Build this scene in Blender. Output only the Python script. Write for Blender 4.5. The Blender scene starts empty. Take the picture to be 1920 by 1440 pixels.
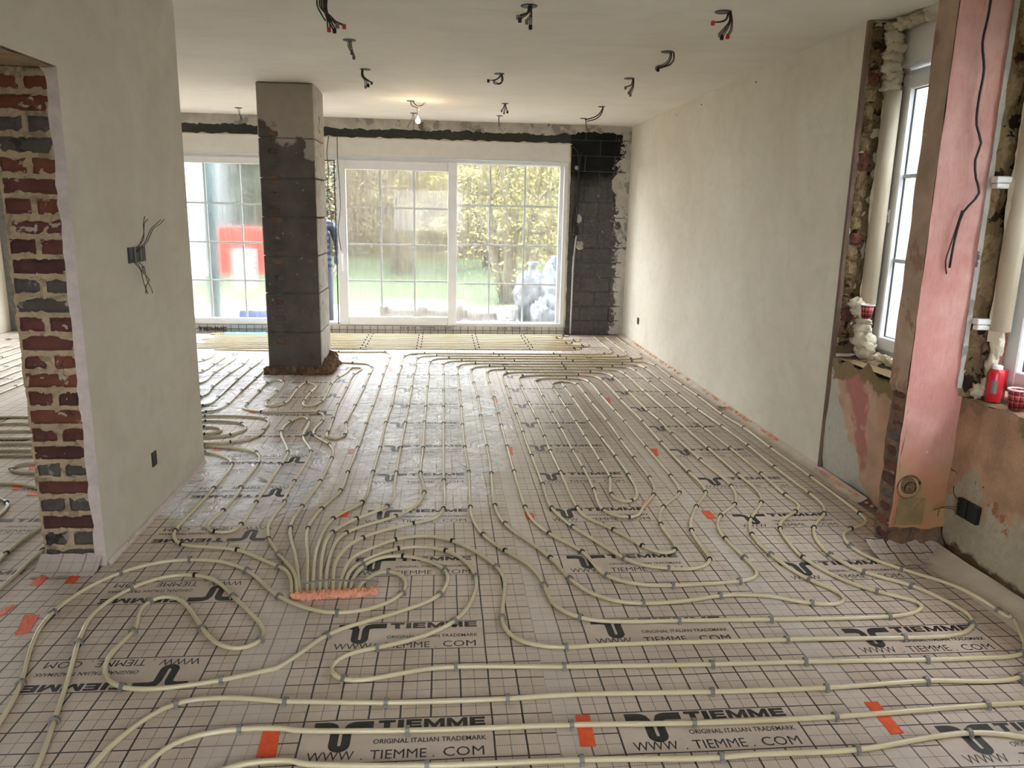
import bpy, math, random
from mathutils import Vector, Matrix, noise as mnoise
random.seed(7)
scene = bpy.context.scene
COL = scene.collection

# ------------------------------------------------------------------ camera, sky, exposure
cam_data = bpy.data.cameras.new('camera')
cam_data.sensor_width = 36.0
cam_data.lens = 27.0
cam_data.clip_start = 0.05
cam_data.clip_end = 400
cam = bpy.data.objects.new('camera', cam_data)
COL.objects.link(cam)
_r, _u, _b = (0.995846, -0.088688, 0.020603), (-0.000806, 0.217684, 0.976019), (-0.091046, -0.971982, 0.216708)
cam.matrix_world = Matrix(((_r[0], _u[0], _b[0], 0), (_r[1], _u[1], _b[1], 0), (_r[2], _u[2], _b[2], 1.6), (0, 0, 0, 1)))
scene.camera = cam

SKY = 18.5
world = bpy.data.worlds.new('overcast_sky')
scene.world = world
world.use_nodes = True
bg = world.node_tree.nodes['Background']
bg.inputs[0].default_value = (0.87, 0.935, 1.0, 1)
bg.inputs[1].default_value = SKY

def portal(name, loc, rot, sx, sy):
    # sampling guide for the daylight that comes through an opening; it gives off no light itself
    l = bpy.data.lights.new(name, 'AREA')
    l.shape = 'RECTANGLE'
    l.size = sx
    l.size_y = sy
    l.cycles.is_portal = True
    o = bpy.data.objects.new(name, l)
    o.location = loc
    o.rotation_euler = rot
    COL.objects.link(o)
    o['kind'] = 'helper'
R90 = math.pi / 2
portal('daylight_portal_back', (-1.7, 10.52, 1.2), (-R90, 0, 0), 6.8, 2.3)
portal('daylight_portal_side', (2.99, 4.05, 1.6), (0, R90, 0), 1.7, 1.1)
portal('daylight_portal_side_near', (2.99, 2.5, 1.6), (0, R90, 0), 1.7, 1.8)
portal('daylight_portal_rear', (-0.4, -2.49, 1.55), (R90, 0, 0), 2.0, 1.3)

portal('daylight_portal_left', (-5.74, 7.75, 1.5), (0, -R90, 0), 1.6, .9)

scene.view_settings.view_transform = 'Standard'
scene.view_settings.look = 'None'
scene.view_settings.gamma = 1.0
scene.view_settings.use_curve_mapping = False
scene.view_settings.exposure = 0.12
scene.cycles.max_bounces = 5
scene.cycles.diffuse_bounces = 4
scene.cycles.glossy_bounces = 2
scene.cycles.transmission_bounces = 3
scene.cycles.use_adaptive_sampling = True
scene.cycles.adaptive_threshold = 0.18
scene.cycles.adaptive_min_samples = 20
scene.cycles.transparent_max_bounces = 8
scene.cycles.use_denoising = True
scene.cycles.sample_clamp_indirect = 8.0

# ------------------------------------------------------------------ helpers
WL = {}
def reg(o, parent, loc):
    COL.objects.link(o)
    loc = Vector(loc)
    WL[o] = loc
    if parent is not None:
        o.parent = parent
        o.location = loc - WL[parent]
    else:
        o.location = loc
    return o

def tag(o, label, cat, group=None, kind=None):
    o['label'] = label
    o['category'] = cat
    if group:
        o['group'] = group
    if kind:
        o['kind'] = kind
    return o

def empty(name, loc, parent=None):
    o = bpy.data.objects.new(name, None)
    o.empty_display_size = 0.1
    return reg(o, parent, loc)

class MB:
    def __init__(s):
        s.v = []; s.f = []; s.m = []
    def quad(s, a, b, c, d, mi=0):
        n = len(s.v); s.v += [a, b, c, d]; s.f.append((n, n+1, n+2, n+3)); s.m.append(mi)
    def poly(s, pts, mi=0):
        n = len(s.v); s.v += list(pts); s.f.append(tuple(range(n, n+len(pts)))); s.m.append(mi)
    def box(s, x0, y0, z0, x1, y1, z1, mi=0, bev=0.0):
        if bev > 0:
            return s.bbox(x0, y0, z0, x1, y1, z1, mi, bev)
        n = len(s.v)
        s.v += [(x0,y0,z0),(x1,y0,z0),(x1,y1,z0),(x0,y1,z0),(x0,y0,z1),(x1,y0,z1),(x1,y1,z1),(x0,y1,z1)]
        for q in ((0,3,2,1),(4,5,6,7),(0,1,5,4),(1,2,6,5),(2,3,7,6),(3,0,4,7)):
            s.f.append(tuple(n+i for i in q)); s.m.append(mi)
    def bbox(s, x0, y0, z0, x1, y1, z1, mi, b):
        n = len(s.v)
        P = []
        for (x, sx) in ((x0, 1), (x1, -1)):
            for (y, sy) in ((y0, 1), (y1, -1)):
                for (z, sz) in ((z0, 1), (z1, -1)):
                    P += [(x, y+sy*b, z+sz*b), (x+sx*b, y, z+sz*b), (x+sx*b, y+sy*b, z)]
        s.v += P
        def i(ix, iy, iz, k): return n + ((ix*2+iy)*2+iz)*3 + k
        F = []
        for ix in (0, 1):
            q = [i(ix,0,0,0), i(ix,0,1,0), i(ix,1,1,0), i(ix,1,0,0)]; F.append(q if ix == 0 else q[::-1])
        for iy in (0, 1):
            q = [i(0,iy,0,1), i(1,iy,0,1), i(1,iy,1,1), i(0,iy,1,1)]; F.append(q if iy == 0 else q[::-1])
        for iz in (0, 1):
            q = [i(0,0,iz,2), i(0,1,iz,2), i(1,1,iz,2), i(1,0,iz,2)]; F.append(q if iz == 0 else q[::-1])
        for iy in (0, 1):
            for iz in (0, 1):
                F.append([i(0,iy,iz,1), i(1,iy,iz,1), i(1,iy,iz,2), i(0,iy,iz,2)])
        for ix in (0, 1):
            for iz in (0, 1):
                F.append([i(ix,0,iz,0), i(ix,1,iz,0), i(ix,1,iz,2), i(ix,0,iz,2)])
        for ix in (0, 1):
            for iy in (0, 1):
                F.append([i(ix,iy,0,0), i(ix,iy,1,0), i(ix,iy,1,1), i(ix,iy,0,1)])
        for ix in (0, 1):
            for iy in (0, 1):
                for iz in (0, 1):
                    F.append([i(ix,iy,iz,0), i(ix,iy,iz,1), i(ix,iy,iz,2)])
        for q in F:
            s.f.append(tuple(q)); s.m.append(mi)
    def tube(s, pts, r, n=8, mi=0, caps=True):
        pts = [Vector(p) for p in pts]
        rr = r if isinstance(r, (list, tuple)) else [r]*len(pts)
        base = len(s.v)
        up = None
        for k, p in enumerate(pts):
            t = (pts[min(k+1, len(pts)-1)] - pts[max(k-1, 0)])
            t = t.normalized() if t.length > 1e-9 else Vector((0, 0, 1))
            if up is None:
                up = Vector((0, 0, 1)) if abs(t.z) < 0.9 else Vector((1, 0, 0))
            a = up - t*up.dot(t)
            a = a.normalized() if a.length > 1e-6 else t.orthogonal().normalized()
            up = a
            b = t.cross(a)
            for j in range(n):
                g = 2*math.pi*j/n
                s.v.append(tuple(p + (a*math.cos(g) + b*math.sin(g))*rr[k]))
        for k in range(len(pts)-1):
            for j in range(n):
                j2 = (j+1) % n
                s.f.append((base+k*n+j, base+k*n+j2, base+(k+1)*n+j2, base+(k+1)*n+j)); s.m.append(mi)
        if caps:
            s.f.append(tuple(base+j for j in range(n))[::-1]); s.m.append(mi)
            e = base+(len(pts)-1)*n
            s.f.append(tuple(e+j for j in range(n))); s.m.append(mi)
    def lathe(s, prof, cx, cy, cz, n=20, mi=0):
        base = len(s.v)
        for (r, z) in prof:
            for j in range(n):
                g = 2*math.pi*j/n
                s.v.append((cx+r*math.cos(g), cy+r*math.sin(g), cz+z))
        for k in range(len(prof)-1):
            for j in range(n):
                j2 = (j+1) % n
                s.f.append((base+k*n+j, base+k*n+j2, base+(k+1)*n+j2, base+(k+1)*n+j)); s.m.append(mi)
    def grid(s, fn, nu, nv, mi=0):
        base = len(s.v)
        for j in range(nv+1):
            for i in range(nu+1):
                s.v.append(tuple(fn(i/nu, j/nv)))
        for j in range(nv):
            for i in range(nu):
                a = base+j*(nu+1)+i
                s.f.append((a, a+1, a+nu+2, a+nu+1)); s.m.append(mi)
    def blob(s, c, rx, ry, rz, amp=0.2, fr=4.0, nu=14, nv=9, mi=0, seed=0.0):
        base = len(s.v)
        c = Vector(c)
        for j in range(nv+1):
            th = math.pi*j/nv
            for i in range(nu):
                ph = 2*math.pi*i/nu
                d = Vector((math.sin(th)*math.cos(ph), math.sin(th)*math.sin(ph), math.cos(th)))
                k = 1+amp*mnoise.noise(d*fr*0.6+Vector((seed, seed*1.7, 3.1)))*1.6
                s.v.append((c.x+d.x*rx*k, c.y+d.y*ry*k, c.z+d.z*rz*k))
        for j in range(nv):
            for i in range(nu):
                i2 = (i+1) % nu
                s.f.append((base+j*nu+i, base+(j+1)*nu+i, base+(j+1)*nu+i2, base+j*nu+i2)); s.m.append(mi)
    def mesh(s, name, mats, loc=(0, 0, 0), smooth=False):
        me = bpy.data.meshes.new(name)
        lx, ly, lz = loc
        me.from_pydata([(v[0]-lx, v[1]-ly, v[2]-lz) for v in s.v], [], s.f)
        if not isinstance(mats, (list, tuple)):
            mats = [mats]
        for m in mats:
            me.materials.append(m)
        if len(mats) > 1:
            me.polygons.foreach_set('material_index', s.m)
        if smooth:
            me.polygons.foreach_set('use_smooth', [True]*len(me.polygons))
        me.update()
        return me
    def build(s, name, mats, parent=None, loc=(0, 0, 0), smooth=False):
        o = bpy.data.objects.new(name, s.mesh(name, mats, loc, smooth))
        return reg(o, parent, loc)

def spline(pts, step=0.03):
    """centripetal Catmull-Rom through the points"""
    P = [Vector(p) for p in pts]
    P = [P[0]*2-P[1]] + P + [P[-1]*2-P[-2]]
    out = []
    for k in range(1, len(P)-2):
        p0, p1, p2, p3 = P[k-1:k+3]
        t0 = 0.0
        t1 = t0+max((p1-p0).length, 1e-4)**0.5
        t2 = t1+max((p2-p1).length, 1e-4)**0.5
        t3 = t2+max((p3-p2).length, 1e-4)**0.5
        n = max(2, int((p2-p1).length/step))
        n = min(n, 10)
        for i in range(n):
            t = t1+(t2-t1)*i/n
            a1 = p0*((t1-t)/(t1-t0))+p1*((t-t0)/(t1-t0))
            a2 = p1*((t2-t)/(t2-t1))+p2*((t-t1)/(t2-t1))
            a3 = p2*((t3-t)/(t3-t2))+p3*((t-t2)/(t3-t2))
            b1 = a1*((t2-t)/(t2-t0))+a2*((t-t0)/(t2-t0))
            b2 = a2*((t3-t)/(t3-t1))+a3*((t-t1)/(t3-t1))
            out.append(b1*((t2-t)/(t2-t1))+b2*((t-t1)/(t2-t1)))
    out.append(P[-2])
    return out

# ------------------------------------------------------------------ material helpers
class NT:
    def __init__(s, name):
        s.mat = bpy.data.materials.new(name)
        s.mat.use_nodes = True
        s.t = s.mat.node_tree
        s.b = s.t.nodes['Principled BSDF']
        s.out = s.t.nodes['Material Output']
    def n(s, typ, **kw):
        nd = s.t.nodes.new(typ)
        for k, v in kw.items():
            setattr(nd, k, v)
        return nd
    def put(s, sock, val):
        if hasattr(val, 'is_linked'):
            s.t.links.new(val, sock)
        elif isinstance(val, (tuple, list)) and len(val) == 3 and sock.type == 'RGBA':
            sock.default_value = (*val, 1)
        else:
            sock.default_value = val
    def pos(s, scale=(1, 1, 1), world=False, loc=(0, 0, 0)):
        src = s.n('ShaderNodeNewGeometry').outputs['Position'] if world else s.n('ShaderNodeTexCoord').outputs['Object']
        mp = s.n('ShaderNodeMapping')
        mp.inputs['Scale'].default_value = scale
        mp.inputs['Location'].default_value = loc
        s.put(mp.inputs['Vector'], src)
        return mp.outputs[0]
    def noise(s, scale, detail=4, rough=0.55, vec=None, dist=0.0):
        nd = s.n('ShaderNodeTexNoise')
        nd.inputs['Scale'].default_value = scale
        nd.inputs['Detail'].default_value = detail
        nd.inputs['Roughness'].default_value = rough
        nd.inputs['Distortion'].default_value = dist
        s.put(nd.inputs['Vector'], vec if vec is not None else s.pos())
        return nd.outputs[0]
    def math(s, op, a, b=None, c=None, clamp=False):
        nd = s.n('ShaderNodeMath', operation=op)
        nd.use_clamp = clamp
        s.put(nd.inputs[0], a)
        if b is not None: s.put(nd.inputs[1], b)
        if c is not None: s.put(nd.inputs[2], c)
        return nd.outputs[0]
    def ramp(s, fac, a, b, ca=(0, 0, 0), cb=(1, 1, 1)):
        if b > 1.0 or a < 0.0:
            fac = s.math('DIVIDE', s.math('SUBTRACT', fac, a), b-a, clamp=True)
            a, b = 0.0, 1.0
        nd = s.n('ShaderNodeValToRGB')
        nd.color_ramp.elements[0].position = a
        nd.color_ramp.elements[1].position = b
        nd.color_ramp.elements[0].color = (*ca, 1)
        nd.color_ramp.elements[1].color = (*cb, 1)
        s.put(nd.inputs[0], fac)
        return nd.outputs[0]
    def mix(s, fac, a, b, blend='MIX'):
        nd = s.n('ShaderNodeMix', data_type='RGBA', blend_type=blend)
        s.put(nd.inputs[0], fac)
        s.put(nd.inputs[6], a)
        s.put(nd.inputs[7], b)
        return nd.outputs[2]
    def sep(s, vec):
        nd = s.n('ShaderNodeSeparateXYZ')
        s.put(nd.inputs[0], vec)
        return nd.outputs
    def bump(s, h, strength=0.3, dist=0.01):
        nd = s.n('ShaderNodeBump')
        nd.inputs['Strength'].default_value = strength
        nd.inputs['Distance'].default_value = dist
        s.put(nd.inputs['Height'], h)
        s.put(s.b.inputs['Normal'], nd.outputs[0])
    def col(s, c): s.put(s.b.inputs['Base Color'], c)
    def rough(s, r): s.put(s.b.inputs['Roughness'], r)
    def spec(s, v): s.put(s.b.inputs['Specular IOR Level'], v)

def plain(name, c, rough=0.6, var=0.12, scale=8.0, bump=0.0, bscale=60.0, metal=0.0, spec=None, bdist=0.004):
    t = NT(name)
    nz = t.noise(scale)
    dark = tuple(x*(1-var) for x in c)
    lite = tuple(min(1, x*(1+var)) for x in c)
    t.col(t.ramp(nz, 0.3, 0.7, dark, lite))
    t.rough(rough)
    t.b.inputs['Metallic'].default_value = metal
    if spec is not None: t.spec(spec)
    if bump: t.bump(t.noise(bscale, 5), bump, bdist)
    return t.mat

def patched(name, layers, base, rough=0.85, bump=0.5, bscale=30.0, bdist=0.01, world=True):
    """base colour with noise-edged patches: layers = (colour, scale, threshold, offset)"""
    t = NT(name)
    p = t.pos(world=world)
    c = t.mix(t.ramp(t.noise(9, 5, vec=p), .35, .65), tuple(x*.82 for x in base), tuple(min(1, x*1.1) for x in base))
    for (lc, sc, th, off) in layers:
        q = t.pos(loc=(off, off*.7, off*1.3), world=world)
        m = t.ramp(t.noise(sc, 6, .62, q, .4), th, th+.025)
        lc2 = t.mix(t.noise(25, 4, vec=q), tuple(x*.8 for x in lc), tuple(min(1, x*1.12) for x in lc))
        c = t.mix(m, c, lc2)
    t.col(c)
    t.rough(rough)
    t.spec(0.2)
    if bump: t.bump(t.noise(bscale, 6, .6, p), bump, bdist)
    return t.mat
# ------------------------------------------------------------------ materials
def m_plaster(name, c, dark, sc=1.3, bump=0.12):
    t = NT(name)
    p = t.pos(world=True)
    a = t.ramp(t.noise(sc, 5, .6, p, .6), .38, .66)
    col = t.mix(a, dark, c)
    b = t.ramp(t.noise(sc*5, 6, .6, t.pos((1, 1, 2.2), True)), .45, .75)
    col = t.mix(t.math('MULTIPLY', b, .35), col, tuple(x*.9 for x in dark))
    t.col(col)
    t.rough(0.75)
    t.spec(0.25)
    tr = t.ramp(t.noise(2.0, 4, .5, t.pos((.7, 2.6, 2.6), True), 1.2), .52, .72)
    t.col(t.mix(t.math('MULTIPLY', tr, .28), col, tuple(x*.82 for x in dark)))
    t.bump(t.noise(14, 7, .6, t.pos((1, 1, .6), True)), bump, .01)
    return t.mat
M_PLASTER = m_plaster('skim_plaster', (.705, .645, .54), (.635, .57, .46))
M_CEIL = m_plaster('ceiling_plaster', (.78, .735, .645), (.72, .67, .575), .9, .1)
M_PLASTER_EDGE = plain('pinkish_plaster_edge', (.60, .50, .45), .9, .12, 20, .5, 60)
M_GREYPLASTER = patched('grey_render', [((.30, .28, .25), 3.2, .56, 2.0), ((.12, .11, .10), 5.0, .62, 7.0)], (.50, .47, .42), .9, .5, 40)
M_TAR = plain('black_bitumen_coat', (.018, .018, .018), .55, .5, 30, .5, 40)

def m_sheet():
    t = NT('printed_insulation_film')
    px, py, pz = t.sep(t.pos())
    def near(v, period, phase, half):
        # 1 where v is within half of a multiple of period (shifted by phase)
        f = t.math('FRACT', t.math('ADD', t.math('DIVIDE', v, period), .5-phase+20))
        d = t.math('ABSOLUTE', t.math('SUBTRACT', f, .5))
        return t.math('LESS_THAN', t.math('MULTIPLY', d, period), half)
    warp = t.math('MULTIPLY', t.math('SUBTRACT', t.noise(3.0, 2), .5), .010)
    u = t.math('ADD', px, warp)
    v = t.math('ADD', py, t.math('MULTIPLY', t.math('SUBTRACT', t.noise(2.6, 2, vec=t.pos(loc=(5, 3, 0))), .5), .012))
    solid = t.math('MAXIMUM', near(u, .1, 0, .0031), near(v, .1, 0, .0027))
    du = t.math('MULTIPLY', near(u, .1, .5, .0016), t.math('GREATER_THAN', t.math('FRACT', t.math('ADD', t.math('DIVIDE', v, .0075), 20)), .42))
    dv = t.math('MULTIPLY', near(v, .1, .5, .0016), t.math('GREATER_THAN', t.math('FRACT', t.math('ADD', t.math('DIVIDE', u, .0075), 20)), .42))
    lines = t.math('MAXIMUM', solid, t.math('MULTIPLY', t.math('MAXIMUM', du, dv), .95))
    inu = t.math('LESS_THAN', t.math('ABSOLUTE', t.math('SUBTRACT', u, .5)), .297)
    vm = t.math('MULTIPLY', t.math('FRACT', t.math('ADD', t.math('DIVIDE', v, .6), 20)), .6)
    inv = t.math('LESS_THAN', t.math('ABSOLUTE', t.math('SUBTRACT', vm, .1)), .0975)
    blank = t.math('MULTIPLY', inu, inv)
    lines = t.math('MULTIPLY', lines, t.math('SUBTRACT', 1.0, blank))
    flap = t.math('LESS_THAN', u, .1)
    lines = t.math('MULTIPLY', lines, t.math('SUBTRACT', 1.0, t.math('MULTIPLY', flap, .5)))
    wp = t.pos(world=True)
    wx, wy, wz = t.sep(wp)
    # loose clear film laid over the middle of the floor
    fn = t.math('MULTIPLY', t.math('SUBTRACT', t.noise(2.6, 5, vec=wp), .5), 1.5)
    film = None
    for (cx, cy, rx, ry) in ((-.12, 6.3, .62, 2.5), (-1.15, 4.55, .50, .75), (-2.1, 7.2, .75, 1.5)):
        ex = t.math('DIVIDE', t.math('SUBTRACT', wx, cx), rx)
        ey = t.math('DIVIDE', t.math('SUBTRACT', wy, cy), ry)
        dd = t.math('ADD', t.math('ADD', t.math('MULTIPLY', ex, ex), t.math('MULTIPLY', ey, ey)), fn)
        f1 = t.ramp(dd, .8, 1.15, (1, 1, 1), (0, 0, 0))
        film = f1 if film is None else t.math('MAXIMUM', film, f1)
    lines = t.math('MULTIPLY', lines, t.math('SUBTRACT', 1.0, t.math('MULTIPLY', film, .35)))
    dirt = t.ramp(t.noise(4.5, 6, .65, wp), .35, .72)
    base = t.mix(dirt, (.53, .425, .345), (.65, .545, .465))
    base = t.mix(t.math('MULTIPLY', t.ramp(t.noise(38, 4, .6, wp), .56, .74), .25), base, (.30, .245, .21))
    base = t.mix(t.math('MULTIPLY', flap, .3), base, (.66, .61, .57))
    r = t.math('ADD', .34, t.math('MULTIPLY', t.noise(6, 4, vec=wp), .16))
    r = t.math('SUBTRACT', r, t.math('MULTIPLY', film, .20))
    t.rough(r)
    t.spec(.65)
    t.b.inputs['Coat Weight'].default_value = .25
    t.b.inputs['Coat Roughness'].default_value = .3
    # soft unevenness everywhere, sharp radiating creases in the loose film
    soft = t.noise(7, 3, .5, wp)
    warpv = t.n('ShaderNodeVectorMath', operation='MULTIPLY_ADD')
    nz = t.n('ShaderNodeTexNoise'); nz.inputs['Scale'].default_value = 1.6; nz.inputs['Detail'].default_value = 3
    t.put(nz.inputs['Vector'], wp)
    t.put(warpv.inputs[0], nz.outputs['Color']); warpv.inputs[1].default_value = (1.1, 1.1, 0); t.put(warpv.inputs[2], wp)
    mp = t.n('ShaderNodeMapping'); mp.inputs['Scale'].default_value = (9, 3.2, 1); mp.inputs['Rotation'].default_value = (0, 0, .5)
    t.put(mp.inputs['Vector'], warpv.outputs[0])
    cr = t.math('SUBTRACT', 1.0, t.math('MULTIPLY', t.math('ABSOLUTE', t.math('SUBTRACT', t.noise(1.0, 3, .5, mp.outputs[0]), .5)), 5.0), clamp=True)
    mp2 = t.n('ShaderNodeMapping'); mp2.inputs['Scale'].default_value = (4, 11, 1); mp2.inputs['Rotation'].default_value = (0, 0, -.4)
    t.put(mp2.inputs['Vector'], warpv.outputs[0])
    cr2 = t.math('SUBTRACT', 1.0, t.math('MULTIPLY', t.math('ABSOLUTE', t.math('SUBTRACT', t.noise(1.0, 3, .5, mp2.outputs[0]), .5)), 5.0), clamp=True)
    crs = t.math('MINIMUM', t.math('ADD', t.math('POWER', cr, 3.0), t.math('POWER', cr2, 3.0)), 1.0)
    milk_glint = t.math('MULTIPLY', film, t.math('ADD', .42, t.math('MULTIPLY', crs, .55)))  # milky film; bright window glints on its creases are painted into the colour
    base = t.mix(milk_glint, base, (.86, .88, .92))
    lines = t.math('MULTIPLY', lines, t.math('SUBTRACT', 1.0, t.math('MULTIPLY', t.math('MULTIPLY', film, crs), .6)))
    t.col(t.mix(lines, base, (.018, .017, .018)))
    h = t.math('ADD', t.math('MULTIPLY', soft, .55), t.math('MULTIPLY', t.math('MULTIPLY', t.math('ADD', cr, cr2), film), .9))
    t.bump(h, .7, .014)
    return t.mat
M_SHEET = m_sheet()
M_INK = plain('black_print_ink', (.020, .020, .021), .45, .3, 40)
M_SLAB = plain('concrete_slab', (.33, .30, .27), .9, .2, 3, .4, 30)
def m_pipe():
    t = NT('cream_plastic_pipe')
    t.col(t.ramp(t.noise(4, 3, vec=t.pos(world=True)), .3, .7, (.59, .50, .31), (.69, .60, .40)))
    t.rough(.33)
    t.b.inputs['Subsurface Weight'].default_value = 0.0
    t.b.inputs['Coat Weight'].default_value = .25
    t.b.inputs['Coat Roughness'].default_value = .15
    return t.mat
M_PIPE = m_pipe()
M_CLIP_B = plain('black_clip_plastic', (.012, .012, .013), .35, .2)
M_CLIP_G = plain('grey_clip_plastic', (.21, .195, .18), .45, .2)
M_TAPE = plain('orange_tape', (.80, .10, .025), .45, .12, 30)
M_TAPE_F = plain('faded_orange_tape', (.72, .30, .22), .5, .1, 30)
M_FOAM_O = plain('orange_gun_foam', (.80, .36, .22), .85, .15, 30, .7, 60, bdist=.01)
M_FOAM = plain('cream_gun_foam', (.62, .54, .40), .75, .18, 14, .5, 50, bdist=.01)
M_EDGE = plain('beige_edge_strip', (.55, .47, .37), .8, .15, 6, .2)
M_BRICK = [patched('brick_red', [((.45, .38, .30), 16, .62, 1), ((.09, .06, .05), 14, .64, 4)], (.155, .058, .045), .9, .7, 50, world=True),
           patched('brick_dark', [((.42, .36, .29), 14, .66, 2), ((.05, .035, .03), 12, .58, 5)], (.10, .045, .04), .9, .7, 50, world=True),
           patched('brick_grey', [((.30, .27, .25), 10, .6, 3), ((.05, .045, .045), 9, .58, 6)], (.12, .098, .085), .9, .7, 50, world=True),
           patched('brick_orange', [((.48, .40, .30), 15, .6, 2), ((.11, .05, .03), 12, .64, 8)], (.20, .072, .045), .9, .7, 50, world=True)]
M_MORTAR = patched('sandy_mortar', [((.36, .27, .17), 12, .58, 2)], (.52, .39, .245), .95, .9, 45)
M_MASON = patched('exposed_masonry', [((.20, .125, .065), 6, .50, 1), ((.035, .022, .014), 9, .57, 3), ((.22, .085, .05), 5, .66, 9)], (.29, .205, .11), .95, 1.0, 22, .03)
def m_peel(far):
    t = NT('peeling_wall_plaster' if far else 'stained_wall_plaster')
    p = t.pos(world=True)
    x, y, z = t.sep(p)
    def nn(sc, off, d=6): return t.math('SUBTRACT', t.noise(sc, d, .62, t.pos(loc=(off, off*.7, off*1.3), world=True), .4), .5)
    def A(*a):
        r = a[0]
        for k in a[1:]: r = t.math('ADD', r, k)
        return r
    def M(a, b): return t.math('MULTIPLY', a, b)
    def lay(c, m, th, col):
        v = t.mix(t.noise(28, 5, vec=p), tuple(k*.78 for k in col), tuple(min(1, k*1.12) for k in col))
        return t.mix(t.ramp(m, th, th+.03), c, v)
    if far:
        base = (.56, .36, .25)
        c = t.mix(t.ramp(t.noise(7, 5, vec=p), .35, .65), tuple(k*.85 for k in base), tuple(k*1.1 for k in base))
        c = lay(c, A(M(t.math('SUBTRACT', y, 4.12), 1.4), M(t.math('SUBTRACT', .22, z), 1.2), M(nn(3, 2), 1.3)), .15, (.56, .525, .45))
        c = lay(c, A(t.math('SUBTRACT', .12, t.math('ABSOLUTE', t.math('SUBTRACT', y, A(4.02, M(z, .4))))), M(nn(6, 5), .35), M(t.math('SUBTRACT', z, .45), .25)), .03, (.50, .21, .18))
        c = lay(c, A(z, M(nn(4, 8), .5)), .66, (.27, .19, .095))
    else:
        base = (.44, .27, .165)
        c = t.mix(t.ramp(t.noise(6, 5, vec=p), .35, .65), tuple(k*.75 for k in base), tuple(k*1.15 for k in base))
        c = lay(c, A(t.math('SUBTRACT', .42, z), M(nn(3, 2), 1.1), M(t.math('SUBTRACT', y, 2.9), .2)), .10, (.42, .36, .26))
        c = lay(c, A(M(nn(5, 4), 1.0)), .13, (.34, .145, .075))
        c = lay(c, A(z, M(nn(5, 8), .5)), .74, (.26, .19, .10))
        c = lay(c, A(t.math('SUBTRACT', .14, z), M(nn(5, 11), .3)), .06, (.10, .055, .028))
    c = lay(c, nn(13, 3), .19, (.06, .04, .025))
    scr = t.ramp(t.noise(22, 5, .7, t.pos((1, 1.6, .35), True)), .66, .70)
    c = t.mix(M(scr, .7), c, (.10, .07, .045))
    t.col(c); t.rough(.9); t.spec(.2)
    t.bump(t.noise(22, 7, .65, p), .9, .015)
    return t.mat
M_PEEL = m_peel(True)
M_PEEL2 = m_peel(False)
def m_pink():
    t = NT('pink_washed_plaster')
    p = t.pos(world=True)
    a = t.ramp(t.noise(2.6, 5, .6, p), .38, .62)
    c = t.mix(a, (.62, .295, .26), (.73, .45, .40))
    st = t.ramp(t.noise(60, 4, .7, t.pos((1, 1, .25), True)), .5, .75)
    c = t.mix(t.math('MULTIPLY', st, .45), c, (.55, .20, .165))
    x, y, z = t.sep(p)
    low = t.ramp(t.math('ADD', z, t.math('MULTIPLY', t.noise(5, 5, vec=p), .5)), .55, .95, (1, 1, 1), (0, 0, 0))
    c = t.mix(low, c, t.mix(t.ramp(t.noise(6, 5, vec=p), .45, .6), (.42, .20, .10), (.36, .24, .12)))
    ch = t.ramp(t.noise(11, 3, .5, t.pos(loc=(3, 9, 4), world=True)), .73, .75)
    c = t.mix(ch, c, (.62, .58, .52))
    t.col(c); t.rough(.9); t.spec(.2)
    t.bump(t.noise(70, 5, .6, t.pos((1, 1, .3), True)), .35, .006)
    return t.mat
M_PINK = m_pink()
M_NIBSIDE = patched('brown_stained_plaster', [((.30, .17, .115), 2.4, .56, 4), ((.46, .36, .27), 3.0, .62, 2)], (.40, .27, .19), .9, .5, 40)
M_UPVC = plain('white_window_plastic', (.80, .81, .82), .35, .02)
M_UPVC_G = plain('grey_window_gasket', (.04, .04, .045), .6, .1)
M_BAR = plain('pale_glazing_bar', (.66, .72, .73), .4, .03)
M_BOXW = plain('white_shutter_box', (.74, .72, .68), .55, .04)
M_TUBE = plain('cream_foam_tube', (.55, .47, .35), .7, .08, 4)
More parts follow.
